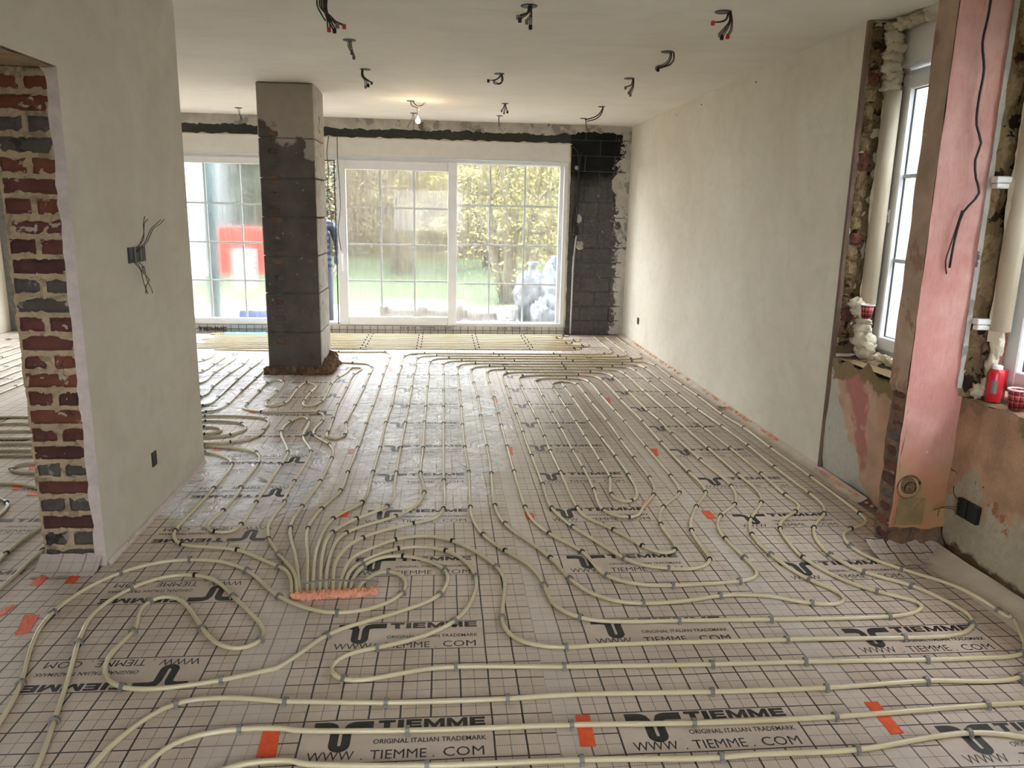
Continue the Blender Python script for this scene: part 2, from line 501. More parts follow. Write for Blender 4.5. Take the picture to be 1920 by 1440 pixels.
def m_glass(name, haze, streak=True, blur=0.0):
    t = NT(name)
    p = t.pos(world=True)
    tr = t.n('ShaderNodeBsdfTransparent'); tr.inputs[0].default_value = (.97, .98, .98, 1)
    tl = t.n('ShaderNodeBsdfTranslucent'); tl.inputs[0].default_value = (.80, .77, .69, 1)
    gl = t.n('ShaderNodeBsdfGlossy'); gl.inputs['Roughness'].default_value = .03
    m1 = t.n('ShaderNodeMixShader'); m2 = t.n('ShaderNodeMixShader')
    if streak:
        s1 = t.ramp(t.noise(1, 5, .65, t.pos((34, 1, 1.3), True)), .36, .72)
        s2 = t.ramp(t.noise(2.2, 4, .6, p), .3, .75)
        f = t.math('ADD', t.math('MULTIPLY', s1, haze*.7), t.math('MULTIPLY', s2, haze*.9))
        lowz = t.ramp(t.math('ADD', t.sep(p)[2], t.math('MULTIPLY', s1, .5)), .45, 1.25, (1, 1, 1), (0, 0, 0))
        f = t.math('MULTIPLY', f, t.math('ADD', .8, t.math('MULTIPLY', lowz, 1.1)))
        t.put(m1.inputs[0], f)
    else:
        m1.inputs[0].default_value = haze
    see = tr.outputs[0]
    if blur:
        rf = t.n('ShaderNodeBsdfRefraction'); rf.inputs['IOR'].default_value = 1.12; rf.inputs['Roughness'].default_value = .42
        rf.inputs[0].default_value = (.97, .97, .96, 1)
        m0 = t.n('ShaderNodeMixShader')
        t.put(m0.inputs[0], t.math('ADD', blur-.15, t.math('MULTIPLY', t.ramp(t.noise(1, 4, .6, t.pos((20, 1, 2.0), True)), .35, .65), .3)))
        t.put(m0.inputs[1], tr.outputs[0]); t.put(m0.inputs[2], rf.outputs[0])
        see = m0.outputs[0]
    t.put(m1.inputs[1], see); t.put(m1.inputs[2], tl.outputs[0])
    fr = t.n('ShaderNodeFresnel'); fr.inputs[0].default_value = 1.3
    t.put(m2.inputs[0], fr.outputs[0]); t.put(m2.inputs[1], m1.outputs[0]); t.put(m2.inputs[2], gl.outputs[0])
    t.t.links.new(m2.outputs[0], t.out.inputs[0])
    return t.mat
M_GLASS = m_glass('fogged_glass', .052, True, .30)
M_GLASS_B = m_glass('heavily_fogged_glass', .045, True, .72)
M_GLASS_C = m_glass('side_window_glass', .12, False)
M_CABLE = plain('black_cable', (.015, .014, .014), .45, .1)
M_CABLE_BR = plain('brown_wire', (.045, .022, .018), .45, .2)
M_CONDUIT = plain('white_conduit', (.55, .54, .52), .45, .05)
M_RED = plain('red_connector', (.55, .035, .02), .4, .1)
M_GREYCON = plain('grey_connector', (.20, .16, .14), .4, .1)
M_BLACKBOX = plain('black_plastic_box', (.008, .008, .008), .5, .1)
def m_colconc():
    t = NT('grey_cement_column')
    p = t.pos(world=True)
    c = t.mix(t.ramp(t.noise(3, 6, .6, p), .35, .68), (.085, .073, .060), (.15, .132, .11))
    c = t.mix(t.ramp(t.noise(20, 4, .6, p), .68, .72), c, (.30, .27, .23))
    x, y, z = t.sep(p)
    # remnant of render near the top of the column
    h = t.math('ADD', z, t.math('MULTIPLY', t.math('SUBTRACT', t.noise(4.5, 6, .6, t.pos(loc=(1, 0, 2), world=True)), .5), .7))
    h = t.math('ADD', h, t.math('MULTIPLY', t.math('ADD', x, 1.35), .75))
    top = t.ramp(h, 2.16, 2.19)
    h2 = t.math('ADD', z, 0)
    c = t.mix(top, c, t.mix(t.noise(8, 4, vec=p), (.36, .30, .25), (.47, .41, .36)))
    t.col(c); t.rough(.9); t.spec(.2)
    t.bump(t.noise(30, 6, .6, p), .6, .01)
    return t.mat
M_COLUMN = m_colconc()
M_COLSIDE = patched('pale_column_side', [((.34, .31, .27), 7, .58, 2), ((.15, .13, .11), 6, .66, 5)], (.46, .43, .38), .9, .5, 40)
M_CLAY = plain('brown_clay_rubble', (.17, .095, .055), .95, .35, 14, 1.0, 40, bdist=.02)
def m_block():
    t = NT('dark_concrete_block')
    p = t.pos(world=True)
    x, y, z = t.sep(p)
    c = t.mix(t.ramp(t.noise(26, 5, .6, p), .3, .7), (.055, .053, .049), (.12, .115, .108))
    tar = t.ramp(t.math('ADD', z, t.math('MULTIPLY', t.math('SUBTRACT', t.noise(5, 5, vec=p), .5), .9)), 1.9, 2.15)
    c = t.mix(tar, c, (.013, .013, .013))
    # render still sticking along the corner with the side wall, and splashes of it
    e = t.math('ADD', x, t.math('MULTIPLY', t.math('SUBTRACT', t.noise(4.2, 7, .68, p), .5), .75))
    c = t.mix(t.ramp(e, 2.34, 2.36), c, (.50, .47, .43))
    e2 = t.math('ADD', x, t.math('MULTIPLY', t.math('SUBTRACT', t.noise(30, 5, .68, p), .5), .8))
    c = t.mix(t.ramp(e2, 2.36, 2.38), c, (.52, .50, .46))
    sp = t.ramp(t.noise(11, 4, .6, t.pos(loc=(4, 2, 7), world=True)), .705, .72)
    c = t.mix(sp, c, (.48, .46, .43))
    t.col(c); t.rough(.9); t.spec(.2)
    t.bump(t.noise(60, 5, .6, p), .6, .008)
    return t.mat
M_BLOCK = m_block()
M_JOINT = plain('block_joint_mortar', (.17, .165, .155), .95, .3, 20, .6, 50)
M_WOODBATTEN = plain('stained_batten', (.17, .10, .07), .8, .3, 5, .4, 30)
M_CUPW = plain('white_paper', (.82, .80, .76), .6, .03)
def m_plaid():
    t = NT('red_plaid_paper')
    x, y, z = t.sep(t.pos())
    ang = t.math('MULTIPLY', t.math('ARCTAN2', y, x), 1/(2*math.pi))
    def band(v, per, w, ph=0.0):
        f = t.math('FRACT', t.math('ADD', t.math('DIVIDE', v, per), 20+ph))
        return t.math('LESS_THAN', t.math('ABSOLUTE', t.math('SUBTRACT', f, .5)), w)
    c = t.mix(t.math('MULTIPLY', t.math('MAXIMUM', band(ang, .09, .16), band(z, .028, .16)), .75), (.50, .02, .03), (.03, .005, .012))
    c = t.mix(t.math('MULTIPLY', t.math('MAXIMUM', band(ang, .09, .035, .3), band(z, .028, .035, .3)), .6), c, (.75, .55, .5))
    t.col(c); t.rough(.5)
    return t.mat
M_PLAID = m_plaid()
M_CANRED = plain('red_can_paint', (.60, .02, .03), .3, .1, 10)
M_METAL = plain('grey_metal', (.45, .45, .46), .35, .05, metal=.9)
M_BLUEFILM = plain('light_blue_film', (.14, .48, .68), .35, .1, 10)
# ------------------------------------------------------------------ the room shell
CZ = 2.73
def nz(x, y=0.0, z=0.0):
    return mnoise.noise(Vector((x, y, z)))

b = MB(); b.box(-5.7, -2.5, -.25, 3.0, 10.56, -.006)
floor = tag(b.build('floor', M_SLAB), 'floor of printed insulation sheets under the heating pipes', 'floor', kind='structure')
b = MB(); b.box(-5.7, -2.5, CZ, 3.0, 10.56, CZ+.2)
ceiling = tag(b.build('ceiling', M_CEIL), 'white plastered ceiling with rows of cable holes', 'ceiling', kind='structure')

# right wall, smooth skim coat
b = MB(); b.box(2.459, 4.58, 0, 2.97, 10.3, CZ)
wall_right = tag(b.build('wall_right', M_PLASTER), 'long freshly plastered wall on the right', 'wall', kind='structure')
b = MB()
for k in range(30):
    z0, z1 = CZ*k/30, CZ*(k+1)/30
    a0, a1 = nz(k*.9)*.006, nz((k+1)*.9)*.006
    b.quad((2.451+a0, 4.57, z0), (2.472+a0*2, 4.565, z0), (2.472+a1*2, 4.565, z1), (2.451+a1, 4.57, z1))
    b.quad((2.449+a1, 4.57, z1), (2.449+a0, 4.57, z0), (2.452, 4.60, z0), (2.452, 4.60, z1))
b.build('edge_batten', M_WOODBATTEN, wall_right)
b = MB()
b.grid(lambda u, v: (2.478+u*.26, 4.572+.022*nz(u*3+7, v*14)+.018*nz(u*9, v*40), .78+v*(CZ-.79)), 10, 90)
rm = b.build('reveal_masonry', M_MASON, wall_right, smooth=False)
k = 0
z0 = .82
while z0 < 2.66:                                        # ragged stones of the broken reveal
    hh = .05+.05*abs(nz(k*3.7, 1))+.02
    q = MB()
    x0 = 2.478+.010*nz(k*3.1); x1 = 2.545+.035*nz(k*1.7); yy = 4.548+.02*nz(k*2.2)
    q.grid(lambda u, v: (x0+(x1-x0)*u+.008*nz(v*4, k), yy+.03*((abs(u-.5)*2)**4+(abs(v-.5)*2)**4)*.5+.012*nz(u*4+k, v*4), z0+hh*v+.006*nz(u*5, k)), 6, 6)
    q.build('stone', M_BRICK[0] if k % 5 == 2 else M_MASON, wall_right)
    z0 += hh+.012; k += 1
# socket hole
b = MB(); b.box(2.452, 9.38, .275, 2.462, 9.45, .355); b.build('socket_hole', M_BLACKBOX, wall_right)
# small dowels along the top
for (yy) in (6.2, 7.5, 8.3):
    b = MB(); b.lathe([(0, 0), (.006, 0), (.006, .01), (0, .01)], 2.452, yy, CZ-.09, 8); b.build('dowel', M_GREYCON, wall_right)

# wall under the far side window: peeling plaster
def rough_wall(name, X, y0, y1, z0, z1, mat, amp, ny, nzz, seed, topamp=.02):
    b = MB()
    def fn(u, v):
        y = y0+(y1-y0)*u
        z = z0+(z1-z0)*v
        if v > .99: z += topamp*nz(y*9, seed)
        dx = amp*nz(y*4, z*4, seed)+amp*.5*nz(y*13, z*13, seed)
        if z < .10: dx += .05*max(0, 1-z/.10)*(.6+nz(y*7, seed))
        return (X+dx, y, z)
    b.grid(fn, ny, nzz)
    b.quad((X, y0, z1-.005), (X, y1, z1-.005), (2.97, y1, z1-.005), (2.97, y0, z1-.005))
    b.quad((2.97, y0, z0), (2.97, y1, z0), (2.97, y1, z1), (2.97, y0, z1))
    b.quad((X, y0, z0), (X, y0, z1), (2.97, y0, z1), (2.97, y0, z0))
    return b.build(name, mat, smooth=True)
wall_niche = rough_wall('wall_niche', 2.459, 3.46, 4.58, 0, .765, M_PEEL, .010, 50, 36, 3.3, .05)
tag(wall_niche, 'peeling pink and cream wall below the far side window', 'wall', kind='structure')
b = MB()
b.grid(lambda u, v: (2.472+.2*v, 3.5+u*1.06, .72+.09*v+.03*nz(u*9, v*4)), 30, 6)
b.build('broken_sill', M_MASON, wall_niche)
b = MB(); b.box(2.6, 3.46, 2.69, 2.97, 4.58, CZ); b.build('lintel', M_PLASTER, wall_niche)

# nib wall between the two side windows: brown edge, pink face
b = MB()
def nibface(u, v):
    x = 2.185+u*.46; z = .13+v*(CZ-.13)
    ed = .012*nz(z*9, 3.0) if u == 0 else 0
    lo = .03*nz(x*12, 1.0) if v == 0 else 0
    return (x+ed*.5, 3.345+.006*nz(x*5, z*5)+abs(ed)*.4, z+lo)
b.grid(nibface, 14, 60, 0)
def nibside(u, v):
    z = .02+v*(CZ-.02)
    y = 3.345+u*.145
    x = 2.182+.006*nz(y*9, z*6)
    if z < .82:
        x += .018+.02*max(0, nz(y*18, z*14)); y += .012*nz(z*20, 5)*(1-u)
        if z < .16: y += (1-u)*.035
    return (x, y, z)
b.grid(lambda u, v: nibside(1-u, v), 5, 70, 1)
for i_, f_ in enumerate(b.f):
    if b.m[i_] == 1 and max(b.v[k_][2] for k_ in f_) < .80+.03*nz(i_): b.m[i_] = 2
b.box(2.6, 3.36, .0, 2.97, 3.489, CZ, 1)
b.box(2.21, 3.40, 0, 2.62, 3.485, CZ-.001, 1)
wall_nib = b.build('wall_nib', [M_PINK, M_NIBSIDE, M_CLAY], smooth=False)
tag(wall_nib, 'pink washed nib wall with a brown edge between the side windows', 'wall', kind='structure')
k = 0
z = .05
while z < .80:                                           # brick ends laid bare on the edge of the nib
    q = MB()
    hh = .05+.02*nz(k*4.1); ya = 3.375+.025*nz(k*1.9); yb = 3.478+.012*nz(k*2.9); xx = 2.192+.012*nz(k*2.7)
    q.grid(lambda u, v: (xx+.02*((abs(u-.5)*2)**4+(abs(v-.5)*2)**4)*.6+.008*nz(u*5+k, v*3), yb+(ya-yb)*u+.006*nz(v*5, k), z+hh*v+.006*nz(u*6, k*1.3)), 6, 5)
    q.build('brick', M_BRICK[(1, 0, 1, 2)[k % 4]], wall_nib)
    z += hh+.020+.01*nz(k*1.1); k += 1
b = MB()
b.grid(lambda u, v: (2.2+u*.30, 3.385+.02*nz(u*7, v*3)-.03*(1-v)*(.5+nz(u*5, 2)), v*.15), 16, 5)
b.build('broken_base', M_CLAY, wall_nib)
b = MB()
b.grid(lambda u, v: (2.21+u*.14, 3.338+.004*nz(u*7, v*9), .15+v*.14), 8, 6)
b.build('bare_mortar_patch', plain('bare_olive_mortar', (.24, .165, .075), .95, .2, 9, .5), wall_nib)
b = MB(); b.lathe([(.062, 0), (.050, -.008), (.030, -.004), (.028, .012), (0, .014)], 0, 0, 0, 20)
o = b.build('pipe_collar', M_MASON, wall_nib, smooth=True); o.location = (2.255, 3.336, .345); o.rotation_euler = (R90, 0, 0)
b = MB(); b.lathe([(.029, 0), (.029, -.02), (0, -.02)], 0, 0, 0, 16)
o = b.build('pipe_hole', M_BLACKBOX, wall_nib); o.location = (2.255, 3.322, .345); o.rotation_euler = (R90, 0, 0)
b = MB()
b.grid(lambda u, v: (2.435+u*.17, 3.338+.02*nz(u*3, v*13, 4)+.014*nz(u*9, v*41, 2)-.012*(u > 0), .80+v*(CZ-.81)), 8, 80)
b.build('reveal_masonry', M_MASON, wall_nib)
b = MB()
for i in range(40):
    z0, z1 = .84+i*.0465, .84+(i+1)*.0465
    w0, w1 = .012+.008*nz(i*.8), .012+.008*nz((i+1)*.8)
    b.quad((2.428-w0*.6, 3.332, z0), (2.428+w0, 3.326, z0), (2.428+w1, 3.326, z1), (2.428-w1*.6, 3.332, z1))
b.build('plaster_edge', M_GREYPLASTER, wall_nib)

# wall with the near side window
wall_near = rough_wall('wall_window_near', 2.459, -2.4, 3.345, 0, .80, M_PEEL2, .014, 150, 36, 8.8, .03)
tag(wall_near, 'stained old plaster wall below the near side window', 'wall', kind='structure')
b = MB(); b.box(2.459, -2.4, .8, 2.97, 1.5, CZ); b.box(2.5, 1.5, 2.5, 2.97, 3.345, CZ); b.build('upper_wall', M_PEEL2, wall_near)
sock = empty('socket', (2.459, 3.165, .29), wall_near)
b = MB(); b.box(2.440, 3.10, .245, 2.462, 3.165, .33); b.box(2.440, 3.172, .245, 2.462, 3.235, .33)
b.build('back_box', M_BLACKBOX, wall_near)
bpy.data.objects.remove(sock)
for k, (pp) in enumerate([[(2.44, 3.23, .28), (2.40, 3.26, .275), (2.37, 3.30, .24)], [(2.44, 3.22, .27), (2.39, 3.28, .26), (2.375, 3.27, .22)], [(2.44, 3.22, .31), (2.41, 3.23, .35), (2.42, 3.25, .38)]]):
    b = MB(); b.tube(spline(pp), .002, 6); b.build('wire', [M_CABLE_BR, M_CABLE, M_CABLE_BR][k], wall_near)
# rear wall behind the camera, its unseen opening added for daylight, and the far left wall
b = MB()
b.box(-5.7, -2.5, 0, -1.4, -2.3, CZ); b.box(.6, -2.5, 0, 3.0, -2.3, CZ); b.box(-1.4, -2.5, 0, .6, -2.3, .9); b.box(-1.4, -2.5, 2.2, .6, -2.3, CZ)
tag(b.build('wall_rear', M_PLASTER), 'plastered rear wall with an unseen opening added for daylight', 'wall', kind='structure')
b = MB(); b.box(-5.75, -2.5, 0, -5.5, 7.3, CZ); b.box(-5.75, 8.2, 0, -5.5, 10.56, CZ); b.box(-5.75, 7.3, 0, -5.5, 8.2, .7); b.box(-5.75, 7.3, 2.3, -5.5, 8.2, CZ)  # the unseen opening here is added to bring daylight in from the left
tag(b.build('wall_far_left', M_PLASTER), 'far left plastered wall seen past the brick jamb', 'wall', kind='structure')

# left wall stub with bare brick jamb
wl = empty('wall_left', (-1.66, 4.1, 0))
tag(wl, 'plastered wall stub on the left with a bare brick end', 'wall', kind='structure')
b = MB()
N = 70
for i in range(N):
    z0, z1 = CZ*i/N, CZ*(i+1)/N
    def ed(z):
        if z > 2.13: return -1.60
        return -1.562+.011*nz(z*7, 2)+.009*nz(z*24, 5)
    y0 = 3.378
    x0, x1 = ed(z0), ed(z1)
    b.quad((x0, y0, z0), (-1.515, y0, z0), (-1.515, y0, z1), (x1, y0, z1), 1)
    b.quad((x0, y0, z0), (x1, y0, z1), (x1-.01, y0+.1, z1), (x0-.01, y0+.1, z0), 1)
    b.quad((-1.515, y0, z0), (-1.515, 4.86, z0), (-1.515, 4.86, z1), (-1.515, y0, z1), 0)
b.quad((-1.515, 4.86, 0), (-1.81, 4.86, 0), (-1.81, 4.86, CZ), (-1.515, 4.86, CZ), 0)
b.quad((-1.81, 4.86, 0), (-1.81, 3.45, 0), (-1.81, 3.45, CZ), (-1.81, 4.86, CZ), 0)
b.build('plaster_coat', [M_PLASTER, M_PLASTER_EDGE], wl)
b = MB()
b.grid(lambda u, v: (-1.795+u*.245+.012*nz(v*30, 7)*(u == 0), 3.410+.014*nz(u*5, v*42)+.010*nz(u*15, v*95), v*2.13), 14, 190)
b.box(-1.8, 3.44, 0, -1.53, 4.85, CZ-.001)
b.build('mortar_core', M_MORTAR, wl)
b = MB()
b.grid(lambda u, v: (-1.812+.012*nz(v*22, 4)+u*.03, 3.425+.02*nz(v*26, 9)+(1-u)*.03, v*2.13), 3, 70)
b.build('torn_plaster_edge', M_MORTAR, wl)
GREY = {0, 1, 3, 5, 14, 15, 22, 23}
for i in range(26):
    z0 = .008+i*.0815
    hgt = .061+.006*nz(i*3.3)
    spans = [(-1.785, -1.565)] if i % 2 == 0 else [(-1.785, -1.685), (-1.662, -1.565)]
    for k, (xa, xb) in enumerate(spans):
        q = MB()
        sd = i*7.7+k*3.1
        ya = 3.398+.008*nz(sd)
        def fn(u, v, xa=xa+.008*nz(sd+1), xb=xb+.006*nz(sd+2), ya=ya, z0=z0, hgt=hgt, sd=sd):
            ee = min(u, 1-u)*(xb-xa); ev = min(v, 1-v)*hgt
            rd = .012 if (ee < .002 or ev < .002) else 0
            return (xa+(xb-xa)*u, ya+rd+.006*nz(u*6+sd, v*3, sd), z0+hgt*v+.006*nz(u*5+sd, sd)*(1 if v > .5 else -1)*.6)
        q.grid(fn, 6, 4)
        q.box(xa+.003, ya+.012, z0+.004, xb-.003, ya+.09, z0+hgt-.004)
        mi = 2 if i in GREY else random.choice((0, 0, 1, 1, 3) if i < 20 else (3, 0, 3))
        q.build('brick', M_BRICK[mi], wl)
b = MB()
b.grid(lambda u, v: (-1.512+.004*nz(u*20, v*4, 3)+.012*(1-v), 3.38+u*1.48, v*.018*(1+.8*nz(u*26, 6))), 60, 3)
b.build('rough_foot', M_PLASTER_EDGE, wl)

# header over the opening beside the camera
b = MB(); b.box(-1.81, -2.3, 2.13, -1.515, 3.378, CZ); b.box(-1.81, -2.3, 0, -1.515, .9, 2.13)
hd = tag(b.build('wall_header', M_PLASTER), 'plastered wall head over the opening beside the brick jamb', 'wall', kind='structure')
b = MB(); b.grid(lambda u, v: (-1.805+u*.285, 1.0+v*2.375, 2.126+.01*nz(u*5, v*18)), 5, 40)
b.build('soffit', M_MORTAR, hd)

# ------------------------------------------------------------------ back wall
wb = empty('wall_back', (0, 10.4, 0))
tag(wb, 'back wall with glass doors, black band and dark block pier', 'wall', kind='structure')
b = MB()
b.box(1.66, 10.298, -.2, 2.97, 10.55, CZ); b.box(-5.6, 10.298, 2.5, 1.66, 10.55, CZ); b.box(-5.6, 10.298, -.2, -5.2, 10.55, 2.5); b.box(-5.2, 10.31, -.2, 1.66, 10.55, .09)
b.build('masonry_core', M_JOINT, wb)
z = .005
row = 0
while z < CZ-.02:                                        # the bare concrete blocks beside the doors
    zt = min(z+.186, CZ-.004)
    x = 1.665 if row % 2 == 0 else 1.665-.2
    while x < 2.46:
        xa, xb = max(x, 1.665), min(x+.388, 2.458)
        if xb-xa > .03:
            q = MB()
            yy = 10.279+.004*nz(row*3.1, x*5)
            q.bbox(xa, yy, z, xb, 10.34, zt, 0, .006)
            q.build('concrete_block', M_BLOCK, wb)
        x += .4
    z += .196; row += 1
# black band over the doors and the ragged plaster above it
b = MB(); b.grid(lambda u, v: (-5.5+u*7.17, 10.288+.004*nz(u*40, v*3), 2.485+v*.19), 120, 4)
b.build('bitumen_band', M_TAR, wb)
def band_edge(x):
    return 2.612+.026*nz(x*2.1, 3)+.028*nz(x*8, 1)+.022*nz(x*26, 8)-.07*max(0, nz(x*1.9, 6)-.1)
b = MB()
n = 260
for i in range(n):
    xa, xb = -5.5+7.955*i/n, -5.5+7.955*(i+1)/n
    la = band_edge(xa) if xa < 1.75 else 2.645+.03*nz(xa*9, 2)+.02*nz(xa*25, 2)
    lb = band_edge(xb) if xb < 1.75 else 2.645+.03*nz(xb*9, 2)+.02*nz(xb*25, 2)
    b.quad((xa, 10.268, la), (xb, 10.268, lb), (xb, 10.268, CZ), (xa, 10.268, CZ))
    b.quad((xa, 10.268, la), (xa, 10.30, la-.004), (xb, 10.30, lb-.004), (xb, 10.268, lb))
b.build('plaster_band', M_GREYPLASTER, wb)
n = 40
b = MB()
for i in range(n):                                       # ragged plaster strip in the corner
    z0, z1 = 2.7*i/n, 2.7*(i+1)/n
    e0 = 2.405+.03*nz(z0*4, 9)+.02*nz(z0*15, 2); e1 = 2.405+.03*nz(z1*4, 9)+.02*nz(z1*15, 2)
    b.quad((e0, 10.27, z0), (2.459, 10.268, z0), (2.459, 10.268, z1), (e1, 10.27, z1))
b.build('plaster_corner', M_GREYPLASTER, wb)
for i in range(9):
    zc = (2.0, 1.78, 1.35, .9, 1.55, 1.2, 2.2, .55, .25)[i]; xc = (2.32, 2.36, 2.37, 2.39, 1.80, 1.83, 1.75, 2.40, 2.41)[i]; rr = (.10, .07, .06, .05, .04, .05, .025, .04, .035)[i]
    q = MB()
    pts = [(xc+rr*(1+.5*nz(g*2.1, i*3.3))*math.cos(g), 10.272, zc+rr*1.3*(1+.5*nz(g*1.7, i*2.1))*math.sin(g)) for g in [2*math.pi*j/14 for j in range(14)]]
    q.poly(pts[::-1]); q.build('plaster_splash', M_GREYPLASTER, wb)
# sheet turned up under the doors
def m_upturn():
    t = NT('upturned_printed_film')
    x, y, z = t.sep(t.pos())
    f = t.math('ABSOLUTE', t.math('SUBTRACT', t.math('FRACT', t.math('ADD', t.math('DIVIDE', x, .1), 90)), .5))
    ln = t.math('LESS_THAN', f, .035)
    f2 = t.math('ABSOLUTE', t.math('SUBTRACT', z, .05))
    ln = t.math('MAXIMUM', ln, t.math('LESS_THAN', f2, .004))
    t.col(t.mix(ln, t.mix(t.noise(5, 4), (.30, .27, .24), (.55, .5, .46)), (.02, .02, .02)))
    t.rough(.4)
    return t.mat
M_UPT = m_upturn()
b = MB(); b.grid(lambda u, v: (-5.2+u*6.86, 10.262+.006*nz(u*60, v), v*.105), 100, 2); b.build('upturned_film', M_UPT, wb)

# ------------------------------------------------------------------ glass doors in the back wall
w1 = empty('window_1', (-1.7, 10.33, .1))
tag(w1, 'wide white glass door set with glazing bars in the back wall', 'window', kind='structure')
YF = 10.30
def rect_frame(x0, x1, z0, z1, wdt, ya, yb, bev=.006):
    q = MB()
    q.bbox(x0, ya, z0, x0+wdt, yb, z1, 0, bev); q.bbox(x1-wdt, ya, z0, x1, yb, z1, 0, bev)
    q.bbox(x0+wdt, ya, z1-wdt, x1-wdt, yb, z1, 0, bev); q.bbox(x0+wdt, ya, z0, x1-wdt, yb, z0+wdt, 0, bev)
    return q
q = MB()
q.bbox(-5.2, YF, .09, 1.655, YF+.14, .145, 0, .005); q.bbox(-5.2, YF, 2.215, 1.655, YF+.14, 2.27, 0, .005)
q.bbox(1.595, YF, .145, 1.655, YF+.14, 2.215, 0, .005); q.bbox(-5.2, YF, .145, -5.14, YF+.14, 2.215, 0, .005)
q.build('frame', M_UPVC, w1)
q = MB(); q.bbox(-5.2, YF-.035, 2.265, 1.655, YF+.12, 2.49, 0, .006); q.build('shutter_box', M_BOXW, w1)
q = MB(); q.bbox(-5.2, YF-.04, 2.258, 1.655, YF-.02, 2.272, 0, .003); q.build('shutter_box_lip', M_BAR, w1)
q = MB()
n = 120
for i in range(n):
    xa, xb = -5.2+6.88*i/n, -5.2+6.88*(i+1)/n
    ha, hb = 2.500+.022*nz(xa*11)+.01*nz(xa*31), 2.500+.022*nz(xb*11)+.01*nz(xb*31)
    q.quad((xa, YF-.03, 2.482), (xb, YF-.03, 2.482), (xb, YF-.028, hb), (xa, YF-.028, ha))
for i in range(60):
    z0, z1 = .1+2.4*i/60, .1+2.4*(i+1)/60
    e0, e1 = 1.672+.01*nz(z0*9, 4), 1.672+.01*nz(z1*9, 4)
    q.quad((1.645, YF-.03, z0), (e0, YF-.024, z0), (e1, YF-.024, z1), (1.645, YF-.03, z1))
q.build('foam_seal', M_FOAM, w1)
def leaf(name, x0, x1, z0, z1, wdt, ya, handle=None, glass=M_GLASS, nx=3, nzr=4):
    s = rect_frame(x0, x1, z0, z1, wdt, ya, ya+.06).build(name, M_UPVC, w1)
    gx0, gx1, gz0, gz1 = x0+wdt, x1-wdt, z0+wdt, z1-wdt
    q = MB()
    for i in range(1, nx):
        x = gx0+(gx1-gx0)*i/nx
        q.box(x-.012, ya+.022, gz0, x+.012, ya+.036, gz1)
    for j in range(1, nzr):
        z = gz0+(gz1-gz0)*j/nzr
        q.box(gx0, ya+.021, z-.012, gx1, ya+.037, z+.012)
    q.build('glazing_bar', M_BAR, s)
    for i in range(nx):
        for j in range(nzr):
            xa, xb = gx0+(gx1-gx0)*i/nx, gx0+(gx1-gx0)*(i+1)/nx
            za, zb = gz0+(gz1-gz0)*j/nzr, gz0+(gz1-gz0)*(j+1)/nzr
            p = MB(); p.quad((xa, ya+.040, za), (xb, ya+.040, za), (xb, ya+.040, zb), (xa, ya+.040, zb))
            p.build('glass_pane', glass, s)
    if handle:
        h = MB()
        hx, hz = handle
        h.bbox(hx-.014, ya-.012, hz-.09, hx+.014, ya, hz+.09, 0, .004)
        h.tube(spline([(hx, ya-.01, hz+.06), (hx, ya-.05, hz+.06), (hx-.004, ya-.055, hz+.02), (hx-.006, ya-.05, hz-.16)]), .010, 8)
        h.build('handle', M_UPVC, s, smooth=False)
    return s
leaf('fixed_leaf', .12, 1.60, .10, 2.26, .055, YF+.05)
leaf('sliding_leaf', -1.345, .195, .105, 2.225, .118, YF-.012, handle=(-1.285, .98), glass=M_GLASS_B)
leaf('sliding_leaf', -3.50, -2.03, .105, 2.225, .085, YF-.012, glass=M_GLASS_B)
leaf('fixed_leaf', -5.15, -3.45, .10, 2.26, .055, YF+.05)
q = MB(); q.box(-1.372, YF-.006, .12, -1.362, YF+.05, 2.215); q.box(-2.03, YF+.005, .118, -1.36, YF+.09, .128); q.box(-2.03, YF, 2.205, -1.36, YF+.03, 2.215)
q.build('track_seal', M_UPVC_G, w1)

